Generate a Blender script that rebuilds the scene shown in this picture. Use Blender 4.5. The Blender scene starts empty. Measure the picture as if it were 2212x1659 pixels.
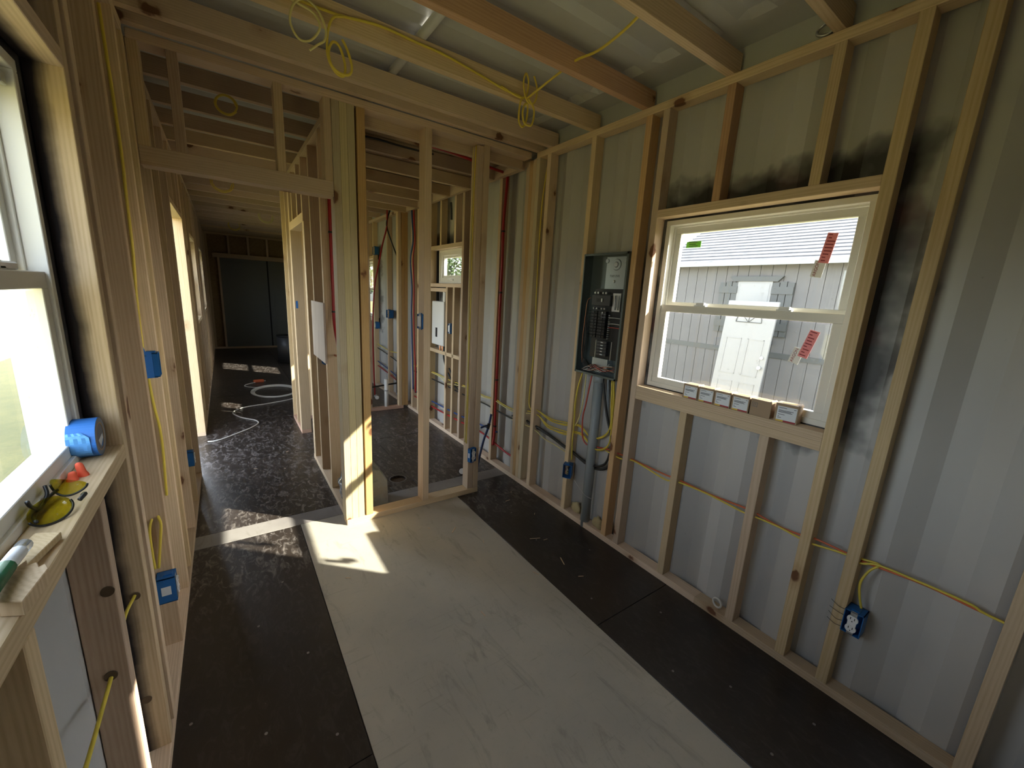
import bpy, bmesh, math, random
from mathutils import Vector, Matrix
random.seed(7)
S = bpy.context.scene
COL = S.collection

# ------------------------------------------------------------------ camera
cam = bpy.data.cameras.new('camera'); cam.sensor_width = 36.0; cam.lens = 874.024 / 2212 * 36
cam.clip_start = 0.02; cam.clip_end = 300
co = bpy.data.objects.new('camera', cam); COL.objects.link(co)
Rr = (0.82035005, -0.56936648, 0.053363); Rd = (-0.07878337, -0.20494835, -0.97559692); Rf = (0.56640885, 0.79612686, -0.21298599)
m = Matrix(((Rr[0], -Rd[0], -Rf[0], 0), (Rr[1], -Rd[1], -Rf[1], 0), (Rr[2], -Rd[2], -Rf[2], 1.5), (0, 0, 0, 1)))
co.matrix_world = m
S.camera = co
# ------------------------------------------------------------------ world, sun, exposure
w = bpy.data.worlds.new('sky'); S.world = w; w.use_nodes = True
nt = w.node_tree; nt.nodes.clear()
sky = nt.nodes.new('ShaderNodeTexSky'); sky.sky_type = 'NISHITA'; sky.sun_disc = False
sky.sun_elevation = math.radians(32.5); sky.sun_rotation = math.radians(133.8); sky.altitude = 0
sky.air_density = 1.0; sky.dust_density = 2.0; sky.ozone_density = 1.0
bg = nt.nodes.new('ShaderNodeBackground'); bg.inputs['Strength'].default_value = 0.95
hs = nt.nodes.new('ShaderNodeHueSaturation'); hs.inputs['Saturation'].default_value = 0.5
wo = nt.nodes.new('ShaderNodeOutputWorld')
nt.links.new(sky.outputs[0], hs.inputs['Color']); nt.links.new(hs.outputs[0], bg.inputs[0]); nt.links.new(bg.outputs[0], wo.inputs[0])
sun = bpy.data.lights.new('sun', 'SUN'); sun.energy = 32.0; sun.angle = math.radians(0.6); sun.color = (1.0, 0.93, 0.80)
so = bpy.data.objects.new('sun', sun); COL.objects.link(so)
so.rotation_euler = Vector((1.0, -0.96, 0.882)).to_track_quat('Z', 'Y').to_euler()
S.view_settings.view_transform = 'Standard'; S.view_settings.look = 'None'
S.view_settings.gamma = 1; S.view_settings.use_curve_mapping = False
S.view_settings.exposure = 1.12
S.cycles.max_bounces = 12; S.cycles.diffuse_bounces = 7; S.cycles.glossy_bounces = 4
S.cycles.transparent_max_bounces = 16; S.cycles.sample_clamp_indirect = 6.0
S.cycles.caustics_reflective = False; S.cycles.caustics_refractive = False

def portal(x, y, z, sx, sy, rot):
    l = bpy.data.lights.new('sky_portal', 'AREA'); l.shape = 'RECTANGLE'; l.size = sx; l.size_y = sy
    l.cycles.is_portal = True
    o = bpy.data.objects.new('sky_portal', l); o.location = (x, y, z); o.rotation_euler = rot; COL.objects.link(o)
H = math.pi / 2

XR, XL, YC = 1.8635, -0.2515, 2.488
D = 0.0665                    # depth of the side wall studs
SR, SL = XR + D + .002, XL - D - .002      # inner skin of the steel sides
T = 0.038
ZT = 2.44
Y0, Y1 = -0.95, 11.25

# ------------------------------------------------------------------ materials
def newmat(n):
    mt = bpy.data.materials.new(n); mt.use_nodes = True
    t = mt.node_tree; b = t.nodes['Principled BSDF']
    return mt, t, b
def plain(n, c, r=.5, metal=0, spec=.5, emit=None):
    mt, t, b = newmat(n)
    b.inputs['Base Color'].default_value = (*c, 1); b.inputs['Roughness'].default_value = r
    b.inputs['Metallic'].default_value = metal; b.inputs['Specular IOR Level'].default_value = spec
    return mt
def N(t, k, **kw):
    n = t.nodes.new('ShaderNode' + k)
    for a, v in kw.items(): setattr(n, a, v)
    return n
def noise(t, vec, scale, detail=3, rough=.55, dist=0):
    n = N(t, 'TexNoise'); n.inputs['Scale'].default_value = scale; n.inputs['Detail'].default_value = detail
    n.inputs['Roughness'].default_value = rough; n.inputs['Distortion'].default_value = dist
    if vec is not None: t.links.new(vec, n.inputs['Vector'])
    return n.outputs['Fac']
def ramp(t, f, stops):
    n = N(t, 'ValToRGB'); cr = n.color_ramp
    while len(cr.elements) < len(stops): cr.elements.new(.5)
    for e, (p, c) in zip(cr.elements, stops):
        e.position = p; e.color = (*c, 1) if len(c) == 3 else c
    t.links.new(f, n.inputs[0]); return n.outputs[0]
def g(v): return (v, v, v)
def mixc(t, f, a, b, mode='MIX'):
    n = N(t, 'MixRGB', blend_type=mode)
    for i, x in enumerate((f, a, b)):
        if hasattr(x, 'links'): t.links.new(x, n.inputs[i])
        elif i == 0: n.inputs[0].default_value = x
        else: n.inputs[i].default_value = (*x, 1)
    return n.outputs[0]
def math_(t, op, a, b=None, c=None, clamp=False):
    n = N(t, 'Math', operation=op); n.use_clamp = clamp
    for i, x in enumerate((a, b, c)):
        if x is None: continue
        if hasattr(x, 'links'): t.links.new(x, n.inputs[i])
        else: n.inputs[i].default_value = x
    return n.outputs[0]
def mapping(t, vec, sc=(1, 1, 1), loc=None):
    n = N(t, 'Mapping'); n.inputs['Scale'].default_value = sc
    t.links.new(vec, n.inputs['Vector'])
    if loc is not None: t.links.new(loc, n.inputs['Location'])
    return n.outputs[0]
def bump(t, b, h, s=.2, d=.002):
    n = N(t, 'Bump'); n.inputs['Strength'].default_value = s; n.inputs['Distance'].default_value = d
    t.links.new(h, n.inputs['Height']); t.links.new(n.outputs[0], b.inputs['Normal'])
def worldpos(t):
    ge = N(t, 'NewGeometry'); sp = N(t, 'SeparateXYZ'); t.links.new(ge.outputs['Position'], sp.inputs[0])
    return ge.outputs['Position'], sp.outputs

def wood(n, cols, knots=True, spray=None, knot_lim=.26):
    mt, t, b = newmat(n)
    tc = N(t, 'TexCoord'); oi = N(t, 'ObjectInfo')
    off = math_(t, 'MULTIPLY', oi.outputs['Random'], 57.0)
    cb = N(t, 'CombineXYZ')
    for i in range(3): t.links.new(off, cb.inputs[i])
    base = mapping(t, tc.outputs['Object'], (1, 1, 1), cb.outputs[0])
    st = mapping(t, tc.outputs['Object'], (1, 1, .045), cb.outputs[0])
    big = noise(t, st, 16, 2, .5)
    # growth rings: bands of a slowly warped coordinate
    sx = N(t, 'SeparateXYZ'); t.links.new(st, sx.inputs[0])
    ph = math_(t, 'ADD', math_(t, 'MULTIPLY', sx.outputs[0], 640.), math_(t, 'MULTIPLY', sx.outputs[1], 520.))
    ph = math_(t, 'ADD', ph, math_(t, 'MULTIPLY', big, 34.))
    ring = math_(t, 'MULTIPLY_ADD', math_(t, 'SINE', ph), .5, .5)
    fine = noise(t, st, 240, 4, .65)
    f = math_(t, 'ADD', math_(t, 'MULTIPLY', ring, .26), math_(t, 'MULTIPLY', fine, .70))
    c = ramp(t, f, [(.22, cols[1]), (.62, cols[0])])
    tone = noise(t, mapping(t, tc.outputs['Object'], (1, 1, .25), cb.outputs[0]), 5, 2)
    c = mixc(t, math_(t, 'MULTIPLY', ramp(t, tone, [(.4, g(0)), (.75, g(1))]), .45), c, cols[2])
    wn = N(t, 'TexWhiteNoise', noise_dimensions='1D'); t.links.new(off, wn.inputs['W'])
    hsv = N(t, 'HueSaturation')
    t.links.new(math_(t, 'MULTIPLY_ADD', wn.outputs['Value'], .016, .492), hsv.inputs['Hue'])
    t.links.new(math_(t, 'MULTIPLY_ADD', oi.outputs['Random'], .30, .86), hsv.inputs['Value'])
    t.links.new(math_(t, 'MULTIPLY_ADD', wn.outputs['Value'], .25, .84), hsv.inputs['Saturation'])
    t.links.new(c, hsv.inputs['Color']); c = hsv.outputs[0]
    if knots:
        vo = N(t, 'TexVoronoi'); vo.inputs['Scale'].default_value = 5.2; vo.inputs['Randomness'].default_value = 1
        wv = mixc(t, .02, base, noise(t, base, 40, 1), 'ADD')
        t.links.new(mapping(t, wv, (1, 1, .62)), vo.inputs['Vector'])
        k = ramp(t, vo.outputs['Distance'], [(.095, g(1)), (.125, g(0))])
        halo = ramp(t, vo.outputs['Distance'], [(.12, g(1)), (.24, g(0))])
        sel = ramp(t, N_sep(t, vo.outputs['Color']), [(knot_lim, g(0)), (knot_lim + .01, g(1))])
        c = mixc(t, math_(t, 'MULTIPLY', math_(t, 'MULTIPLY', halo, sel), .35), c, (.30, .15, .06))
        c = mixc(t, math_(t, 'MULTIPLY', math_(t, 'MULTIPLY', k, sel), .9), c, (.13, .045, .018))
    if spray:
        pos, xyz = worldpos(t)
        nz = noise(t, pos, 9, 4)
        v = math_(t, 'ADD', math_(t, 'MULTIPLY', math_(t, 'SUBTRACT', spray[0], xyz[0]), spray[1]), math_(t, 'MULTIPLY', math_(t, 'SUBTRACT', nz, .5), .9))
        c = mixc(t, ramp(t, v, [(.0, g(0)), (.45, g(.55)), (1, g(1))]), c, (.012, .008, .010))
    t.links.new(c, b.inputs['Base Color']); b.inputs['Roughness'].default_value = .68
    b.inputs['Specular IOR Level'].default_value = .25
    bump(t, b, f, .18, .0015)
    return mt
def N_sep(t, c):
    s = N(t, 'SeparateColor'); t.links.new(c, s.inputs[0]); return s.outputs[0]
PINE = ((.66, .50, .33), (.53, .38, .225), (.60, .46, .30))
W_PINE = wood('pine_lumber', PINE)
W_ORANGE = wood('orange_pine_lumber', ((.62, .40, .19), (.48, .28, .12), (.56, .36, .17)))
W_RED = wood('reddish_lumber', ((.58, .36, .22), (.45, .26, .15), (.52, .32, .2)))
W_GREEN = wood('treated_lumber', ((.60, .50, .31), (.48, .39, .22), (.56, .47, .30)))
W_SPRAY = wood('pine_with_black_overspray', PINE, spray=(-.277, 36.))
W_BROWN = wood('brown_lumber', ((.52, .38, .25), (.41, .28, .17), (.46, .34, .22)))

def steel(n, col, wins, red=.3):
    mt, t, b = newmat(n)
    pos, xyz = worldpos(t)
    dirt = noise(t, mapping(t, pos, (1, 1, .35)), 2.2, 5, .6)
    c = mixc(t, ramp(t, dirt, [(.40, g(0)), (.75, g(.45))]), col, tuple(x * .72 for x in col))
    sp = noise(t, pos, 28, 5, .7)
    c = mixc(t, ramp(t, sp, [(.70, g(0)), (.76, g(.55))]), c, (.22, .20, .18))
    nz = noise(t, pos, 5.5, 3, .55)
    for (cy, cz, hy, hz, sprd) in wins:
        dy = math_(t, 'SUBTRACT', math_(t, 'ABSOLUTE', math_(t, 'SUBTRACT', xyz[1], cy)), hy)
        dz = math_(t, 'SUBTRACT', math_(t, 'ABSOLUTE', math_(t, 'SUBTRACT', xyz[2], cz)), hz)
        sd = math_(t, 'MAXIMUM', dy, dz)
        v = math_(t, 'ADD', math_(t, 'DIVIDE', sd, sprd), math_(t, 'MULTIPLY', math_(t, 'SUBTRACT', nz, .5), 1.5))
        c = mixc(t, ramp(t, v, [(.45, g(.97)), (.78, g(.6)), (1., g(0))]), c, mixc(t, ramp(t, noise(t, pos, 3.3, 2), [(.55, g(0)), (.7, g(1))]), (.018, .015, .018), (.085, .022, .022)))
    t.links.new(c, b.inputs['Base Color']); b.inputs['Roughness'].default_value = .46
    bump(t, b, noise(t, pos, 3.0, 2), .25, .006)
    return mt
M_WALLR = steel('painted_steel_with_overspray', (.50, .485, .46), [(.93, 1.53, .37, .40, .20), (3.88, 1.74, .36, .19, .22), (6.8, 1.5, .42, .45, .2)])
M_WALLL = steel('painted_steel_left', (.50, .49, .47), [(.96, 1.49, .42, .44, .10)])
M_ROOF = steel('painted_steel_roof', (.50, .50, .475), [])
M_END = plain('end_wall_steel', (.40, .40, .40), .5)
M_VINYL = plain('white_vinyl', (.74, .72, .66), .35)
M_WHITE = plain('white_plastic', (.82, .82, .82), .35)
M_BLACK = plain('black_plastic', (.012, .012, .013), .4)
M_DGREY = plain('dark_grey_plastic', (.05, .05, .052), .4)
M_GALV = plain('bright_steel', (.55, .56, .56), .35, .8)
M_PANEL = plain('grey_panel_steel', (.115, .14, .14), .38, .35)
M_SHIELD = plain('plain_galvanised_plate', (.42, .47, .50), .35, .5)
M_YEL = plain('yellow_cable_jacket', (.72, .56, .07), .45)
M_YEL2 = plain('pale_yellow_cable', (.74, .66, .28), .45)
M_ORG = plain('orange_cable_jacket', (.62, .13, .045), .45)
M_RED = plain('red_pex', (.40, .018, .022), .35)
M_REDC = plain('red_cable', (.50, .07, .05), .45)
M_BLUEP = plain('blue_pex', (.035, .075, .24), .35)
M_BLKC = plain('black_cable', (.014, .014, .015), .4)
M_WHTC = plain('white_cable', (.62, .60, .55), .5)
M_BLUE = plain('blue_box_plastic', (.012, .12, .36), .42)
M_TAPE = plain('blue_masking_tape', (.03, .17, .55), .6)
M_TAPE2 = plain('light_blue_tape_end', (.10, .33, .72), .6)
M_PVC = plain('grey_conduit_plastic', (.30, .33, .34), .4)
M_PVCW = plain('white_pipe', (.78, .78, .76), .35)
M_COP = plain('copper', (.62, .28, .16), .35, .9)
M_CARD = plain('brown_cardboard', (.36, .25, .155), .75)
M_LABEL = plain('label_paper', (.74, .76, .78), .6)
M_LINE = plain('print_grey', (.16, .16, .18), .7)
M_LRED = plain('label_red', (.32, .02, .03), .6)
M_LYEL = plain('label_yellow', (.70, .46, .07), .6)
M_FOAM = plain('spray_foam', (.42, .34, .18), .9)
M_CORAL = plain('orange_foam', (.86, .13, .06), .75)
M_PLUGG = plain('green_cap', (.01, .12, .05), .4)
M_PLYEDGE = plain('plywood_edge', (.10, .065, .035), .8)
M_TREEL = plain('foliage', (.05, .09, .025), .9)
M_TRUNK = plain('bark', (.09, .07, .05), .9)
M_PINKST = plain('pink_sticker', (.95, .32, .34), .6)
M_GREENST = plain('green_sticker', (.30, .95, .10), .6)
M_STWHITE = plain('white_sticker', (.95, .95, .92), .6)
M_FARDOOR = plain('grey_green_door_paint', (.17, .18, .17), .55)
M_SEAL = plain('black_rubber', (.01, .01, .01), .7)
def glassy(n, tint=(.93, .97, .95), refl=.09, dust=0.05, rough=.02):
    mt, t, b = newmat(n); t.nodes.remove(b)
    tr = N(t, 'BsdfTransparent'); tr.inputs[0].default_value = (*tint, 1)
    gl = N(t, 'BsdfGlossy'); gl.inputs['Roughness'].default_value = rough
    lw = N(t, 'LayerWeight'); lw.inputs[0].default_value = .35
    f = math_(t, 'MULTIPLY_ADD', lw.outputs['Fresnel'], .7, refl * .3)
    mx = N(t, 'MixShader'); t.links.new(f, mx.inputs[0]); t.links.new(tr.outputs[0], mx.inputs[1]); t.links.new(gl.outputs[0], mx.inputs[2])
    df = N(t, 'BsdfDiffuse'); df.inputs[0].default_value = (.75, .77, .78, 1)
    tc = N(t, 'TexCoord')
    dn = ramp(t, noise(t, tc.outputs['Object'], 34, 6, .75), [(.62, g(dust)), (.72, g(dust + .35))])
    m2 = N(t, 'MixShader'); t.links.new(dn, m2.inputs[0]); t.links.new(mx.outputs[0], m2.inputs[1]); t.links.new(df.outputs[0], m2.inputs[2])
    t.links.new(m2.outputs[0], t.nodes['Material Output'].inputs[0]); return mt
M_GLASS = glassy('window_glass')
M_LENS = glassy('yellow_lens', (.62, .56, .03), .3, .0, .03)
M_FILM = glassy('clear_plastic', (.80, .80, .66), .3, .22, .12)
M_BAG = glassy('clear_bag_plastic', (.86, .88, .92), .5, .12, .1)

def floor_black(n):
    mt, t, b = newmat(n); pos, xyz = worldpos(t)
    oi = N(t, 'ObjectInfo')
    w1 = noise(t, pos, 1.3, 3); w2 = noise(t, mapping(t, pos, (1, .45, 1)), 26, 6, .72, 1.2); w3 = noise(t, mapping(t, pos, (1, 1, 1)), 7, 5, .7, .8)
    hall = ramp(t, math_(t, 'DIVIDE', xyz[1], 10.), [(.20, g(.10)), (.235, g(.8)), (.75, g(.6))])
    base = mixc(t, ramp(t, w1, [(.35, g(0)), (.7, g(1))]), (.024, .019, .016), (.038, .028, .022))
    sc = math_(t, 'MULTIPLY', ramp(t, w2, [(.50, g(0)), (.64, g(1))]), hall)
    c = mixc(t, math_(t, 'MULTIPLY', sc, .85), base, (.26, .23, .21))
    sc2 = math_(t, 'MULTIPLY', ramp(t, w3, [(.60, g(0)), (.72, g(1))]), hall)
    c = mixc(t, math_(t, 'MULTIPLY', sc2, .25), c, (.15, .13, .115))
    fl = ramp(t, noise(t, pos, 90, 2), [(.79, g(0)), (.80, g(1))])
    c = mixc(t, fl, c, (.4, .38, .34))
    t.links.new(c, b.inputs['Base Color'])
    r = math_(t, 'MULTIPLY_ADD', w2, .35, .17)
    t.links.new(r, b.inputs['Roughness']); b.inputs['Specular IOR Level'].default_value = .5
    bump(t, b, math_(t, 'ADD', w2, math_(t, 'MULTIPLY', w3, .6)), .22, .004)
    return mt
M_FLOORB = floor_black('black_film_plywood')
def floor_beige(n, a, bcol, stain=1.):
    mt, t, b = newmat(n); pos, xyz = worldpos(t)
    n1 = noise(t, pos, 2.1, 5, .6); n2 = noise(t, mapping(t, pos, (3.2, .7, 1)), 3.5, 6, .7, 1.5); n3 = noise(t, pos, 60, 4, .7)
    c = mixc(t, ramp(t, n1, [(.32, g(0)), (.68, g(1))]), a, bcol)
    c = mixc(t, math_(t, 'MULTIPLY', ramp(t, n2, [(.56, g(0)), (.70, g(1))]), .42 * stain), c, (.17, .155, .13))
    c = mixc(t, math_(t, 'MULTIPLY', ramp(t, n3, [(.58, g(0)), (.8, g(1))]), .35), c, (.2, .18, .15))
    br = noise(t, mapping(t, pos, (1, 14, 1)), 4.5, 2, .5, .3)
    c = mixc(t, math_(t, 'MULTIPLY', ramp(t, br, [(.66, g(0)), (.70, g(1))]), .22), c, (.22, .19, .15))
    t.links.new(c, b.inputs['Base Color']); b.inputs['Roughness'].default_value = .55
    b.inputs['Specular IOR Level'].default_value = .3
    bump(t, b, n3, .08, .001); return mt
M_BEIGE = floor_beige('beige_floor_sheet', (.50, .455, .37), (.40, .375, .32))
M_STRIP = floor_beige('grey_floor_strip', (.30, .28, .26), (.22, .20, .19), 1.4)
def ground_mat():
    mt, t, b = newmat('dry_grass'); pos, xyz = worldpos(t)
    c = mixc(t, ramp(t, noise(t, pos, 1.6, 6, .7), [(.35, g(0)), (.65, g(1))]), (.24, .21, .08), (.17, .16, .065))
    c = mixc(t, ramp(t, noise(t, pos, 40, 4, .8), [(.45, g(0)), (.6, g(.5))]), c, (.15, .15, .06))
    t.links.new(c, b.inputs['Base Color']); b.inputs['Roughness'].default_value = .95; return mt
M_GRASS = ground_mat()
def noisy(n, a, bb, sc, r=.7, stretch=(1, 1, 1)):
    mt, t, b = newmat(n); tc = N(t, 'TexCoord')
    c = mixc(t, ramp(t, noise(t, mapping(t, tc.outputs['Object'], stretch), sc, 5, .65), [(.35, g(0)), (.65, g(1))]), a, bb)
    t.links.new(c, b.inputs['Base Color']); b.inputs['Roughness'].default_value = r; return mt
M_SIDING = noisy('grey_shed_siding', (.10, .097, .10), (.088, .085, .088), 3, .8)
M_SHINGLE = noisy('grey_shingle', (.085, .083, .09), (.05, .05, .056), 5, .95)
M_SHUT = plain('dark_grey_shutter', (.045, .048, .05), .6)
M_SLAB = plain('primed_door', (.19, .19, .195), .5)
M_PLYFACE = noisy('pale_plywood_face', (.56, .47, .42), (.47, .38, .33), 14, .7, (1, 1, .2))
M_OSB = noisy('strand_board', (.36, .26, .14), (.26, .18, .09), 30, .85)

# ------------------------------------------------------------------ geometry helpers
_cache = {}; _pl = {}
def link(name, me, mat, parent=None):
    o = bpy.data.objects.new(name, me); COL.objects.link(o)
    if mat is not None and not me.materials: me.materials.append(mat)
    elif mat is not None and me.materials[0] != mat:
        o.material_slots[0].link = 'OBJECT'; o.material_slots[0].material = mat
    if parent is not None: o.parent = parent
    _pl[o.name] = _pl.get(parent.name, (0, 0, 0)) if parent is not None else (0, 0, 0)
    return o
def box_mesh(a, b, c, bev=.0015):
    k = (round(a, 4), round(b, 4), round(c, 4), bev)
    if k in _cache: return _cache[k]
    bm = bmesh.new(); bmesh.ops.create_cube(bm, size=1)
    bmesh.ops.scale(bm, vec=(a, b, c), verts=bm.verts)
    if bev > 0: bmesh.ops.bevel(bm, geom=bm.edges[:], offset=min(bev, a * .3, b * .3, c * .3), segments=1, affect='EDGES')
    me = bpy.data.meshes.new('box'); bm.to_mesh(me); bm.free(); _cache[k] = me; return me
def loc_of(parent):
    return parent.matrix_world.translation if parent is not None else Vector((0, 0, 0))
def board(name, parent, mat, xr, yr, zr, axis=None, bev=.0015):
    """a straight piece between two corners; its long axis is its local Z so the grain runs along it"""
    d = [abs(xr[1] - xr[0]), abs(yr[1] - yr[0]), abs(zr[1] - zr[0])]
    c = Vector(((xr[0] + xr[1]) / 2, (yr[0] + yr[1]) / 2, (zr[0] + zr[1]) / 2))
    if axis is None: axis = 'xyz'[d.index(max(d))]
    if axis == 'z': me = box_mesh(d[0], d[1], d[2], bev); rot = (0, 0, 0)
    elif axis == 'y': me = box_mesh(d[0], d[2], d[1], bev); rot = (H, 0, 0)
    else: me = box_mesh(d[2], d[1], d[0], bev); rot = (0, H, 0)
    o = link(name, me, mat, parent); o.location = c - PL(parent); o.rotation_euler = rot
    return o
def PL(parent):
    return Vector(_pl.get(parent.name, (0, 0, 0))) if parent is not None else Vector((0, 0, 0))
def empty(name, loc=(0, 0, 0)):
    o = bpy.data.objects.new(name, None); COL.objects.link(o); o.location = loc; o.empty_display_size = .05
    _pl[o.name] = tuple(loc); return o
def tag(o, label=None, cat=None, group=None, kind=None):
    if label: o['label'] = label
    if cat: o['category'] = cat
    if group: o['group'] = group
    if kind: o['kind'] = kind
    return o
def thing(name, label, cat, loc=(0, 0, 0), group=None): return tag(empty(name, loc), label, cat, group)
def struct(name, label, cat, loc=(0, 0, 0)): return tag(empty(name, loc), label, cat, None, 'structure')
class MB:
    def __init__(s): s.v = []; s.f = []
    def box(s, x, y, z):
        i = len(s.v)
        for a in (0, 1):
            for b in (0, 1):
                for c in (0, 1): s.v.append((x[a], y[b], z[c]))
        s.f += [tuple(i + k for k in q) for q in ((0, 1, 3, 2), (4, 6, 7, 5), (0, 4, 5, 1), (2, 3, 7, 6), (0, 2, 6, 4), (1, 5, 7, 3))]
        return s
    def poly(s, pts):
        i = len(s.v); s.v += [tuple(p) for p in pts]; s.f.append(tuple(range(i, i + len(pts)))); return s
    def prism(s, pts, vec):
        i = len(s.v); n = len(pts); vec = Vector(vec)
        s.v += [tuple(p) for p in pts] + [tuple(Vector(p) + vec) for p in pts]
        s.f.append(tuple(range(i, i + n))[::-1]); s.f.append(tuple(range(i + n, i + 2 * n)))
        for k in range(n): s.f.append((i + k, i + (k + 1) % n, i + n + (k + 1) % n, i + n + k))
        return s
    def cyl(s, a, b, r, n=14, r2=None, cap=True):
        a = Vector(a); b = Vector(b); d = (b - a).normalized(); r2 = r if r2 is None else r2
        u = d.orthogonal().normalized(); v = d.cross(u); i = len(s.v)
        for c, rr in ((a, r), (b, r2)):
            for k in range(n):
                an = 2 * math.pi * k / n; s.v.append(tuple(c + rr * (math.cos(an) * u + math.sin(an) * v)))
        for k in range(n): s.f.append((i + k, i + (k + 1) % n, i + n + (k + 1) % n, i + n + k))
        if cap: s.f.append(tuple(range(i, i + n))[::-1]); s.f.append(tuple(range(i + n, i + 2 * n)))
        return s
    def build(s, name, mat, parent=None, smooth=False, bev=0, normals=True):
        off = PL(parent)
        me = bpy.data.meshes.new(name); me.from_pydata([tuple(Vector(v) - off) for v in s.v], [], s.f); me.update()
        if normals or bev:
            bm = bmesh.new(); bm.from_mesh(me)
            if bev: bmesh.ops.bevel(bm, geom=bm.edges[:], offset=bev, segments=1, affect='EDGES')
            bmesh.ops.recalc_face_normals(bm, faces=bm.faces); bm.to_mesh(me); bm.free()
        if smooth:
            for p in me.polygons: p.use_smooth = len(p.vertices) == 4
        return link(name, me, mat, parent)
def spline(pts, sub=6):
    pts = [Vector(p) for p in pts]; out = []
    if len(pts) < 3: sub = 1
    for i in range(len(pts) - 1):
        p0 = pts[max(i - 1, 0)]; p1 = pts[i]; p2 = pts[i + 1]; p3 = pts[min(i + 2, len(pts) - 1)]
        for k in range(sub):
            t = k / sub
            out.append(.5 * ((2 * p1) + (p2 - p0) * t + (2 * p0 - 5 * p1 + 4 * p2 - p3) * t * t + (3 * p1 - p0 - 3 * p2 + p3) * t ** 3))
    out.append(pts[-1]); return out
def tube(name, pts, r, mat, parent=None, sub=6, n=8, flat=1.0):
    P = spline(pts, sub); off = PL(parent); v = []; f = []
    u = None
    for i, p in enumerate(P):
        d = (P[min(i + 1, len(P) - 1)] - P[max(i - 1, 0)]); d = d.normalized() if d.length > 1e-9 else Vector((0, 0, 1))
        if u is None:
            u = d.orthogonal().normalized()
            if abs(d.z) < .9: u = (Vector((0, 0, 1)) - d * d.z).normalized()
        u = (u - d * u.dot(d)).normalized(); wv = d.cross(u)
        for k in range(n):
            an = 2 * math.pi * k / n; v.append(tuple(p + r * (math.cos(an) * u + math.sin(an) * flat * wv) - off))
    L = len(P)
    for i in range(L - 1):
        for k in range(n): f.append((i * n + k, i * n + (k + 1) % n, (i + 1) * n + (k + 1) % n, (i + 1) * n + k))
    f.append(tuple(range(n))[::-1]); f.append(tuple(range((L - 1) * n, L * n)))
    me = bpy.data.meshes.new(name); me.from_pydata(v, [], f)
    for p in me.polygons: p.use_smooth = True
    return link(name, me, mat, parent)
def text(body, name, size, mat, origin, xdir, ydir, parent, extr=.0002, align='LEFT'):
    cu = bpy.data.curves.new(name, 'FONT'); cu.body = body; cu.size = size; cu.extrude = extr; cu.align_x = align
    o = bpy.data.objects.new(name, cu); COL.objects.link(o); cu.materials.append(mat)
    x = Vector(xdir).normalized(); y = Vector(ydir).normalized(); z = x.cross(y)
    mm = Matrix((x, y, z)).transposed().to_4x4(); mm.translation = Vector(origin) - PL(parent)
    o.matrix_local = mm
    if parent is not None: o.parent = parent
    return o

# ------------------------------------------------------------------ outdoors ground first (large)
MB().box((-40, 60), (-40, 60), (-.6, -.36)).build('ground', M_GRASS)
tag(bpy.data.objects['ground'], 'dry yellow-green grass outside both windows', 'grass', None, 'stuff')

# ------------------------------------------------------------------ steel shell
def corrugated(name, parent, mat, xin, sgn, y0, y1, z0, z1, holes, per=.27, phase=0.0, dep=.034):
    ys = set([y0, y1]); k = math.floor((y0 - phase) / per) - 1
    def prof(y):
        q = ((y - phase) / per) % 1.0
        if q < .25: return q / .25
        if q < .5: return 1
        if q < .75: return 1 - (q - .5) / .25
        return 0
    while phase + k * per < y1 + per:
        for q in (0, .25, .5, .75):
            yy = phase + (k + q) * per
            if y0 < yy < y1: ys.add(round(yy, 5))
        k += 1
    zs = set([z0, z1])
    for h in holes: ys.update((h[0], h[1])); zs.update((h[2], h[3]))
    ys = sorted(y for y in ys if y0 <= y <= y1); zs = sorted(z for z in zs if z0 <= z <= z1)
    v = []; idx = {}
    for i, y in enumerate(ys):
        for j, z in enumerate(zs): idx[i, j] = len(v); v.append((xin + sgn * dep * prof(y), y, z))
    f = []
    for i in range(len(ys) - 1):
        for j in range(len(zs) - 1):
            cy = (ys[i] + ys[i + 1]) / 2; cz = (zs[j] + zs[j + 1]) / 2
            if any(h[0] < cy < h[1] and h[2] < cz < h[3] for h in holes): continue
            q = (idx[i, j], idx[i + 1, j], idx[i + 1, j + 1], idx[i, j + 1])
            f.append(q if sgn < 0 else q[::-1])
    me = bpy.data.meshes.new(name); me.from_pydata(v, [], f)
    o = link(name, me, mat, parent)
    md = o.modifiers.new('solid', 'SOLIDIFY'); md.thickness = .003; md.offset = -1
    return o
WIN_R = [(.535, 1.395, 1.05, 1.922), (3.56, 4.19, 1.59, 1.93), (6.40, 7.19, 1.05, 1.922)]
WIN_L = [(.535, 1.395, 1.05, 1.922), (5.72, 6.50, 1.05, 1.922), (7.75, 8.55, 1.05, 1.922)]
wall_right = struct('wall_right', 'right side wall of corrugated steel with pine stud framing', 'wall')
wall_left = struct('wall_left', 'left side wall of corrugated steel with pine stud framing', 'wall')
corrugated('steel_sheet', wall_right, M_WALLR, SR, 1, Y0, Y1, -.1, 2.52, WIN_R, phase=.068)
LDOOR = (3.76, 4.76, -.1, 2.0)
corrugated('steel_sheet', wall_left, M_WALLL, SL, -1, Y0, Y1, -.1, 2.52, WIN_L + [LDOOR], phase=.1)
# top side rails
board('side_rail', wall_right, M_ROOF, (SR - .004, SR + .08), (Y0, Y1), (2.50, 2.66), 'y', .004)
board('side_rail', wall_left, M_ROOF, (SL - .08, SL + .004), (Y0, Y1), (2.50, 2.66), 'y', .004)
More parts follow.
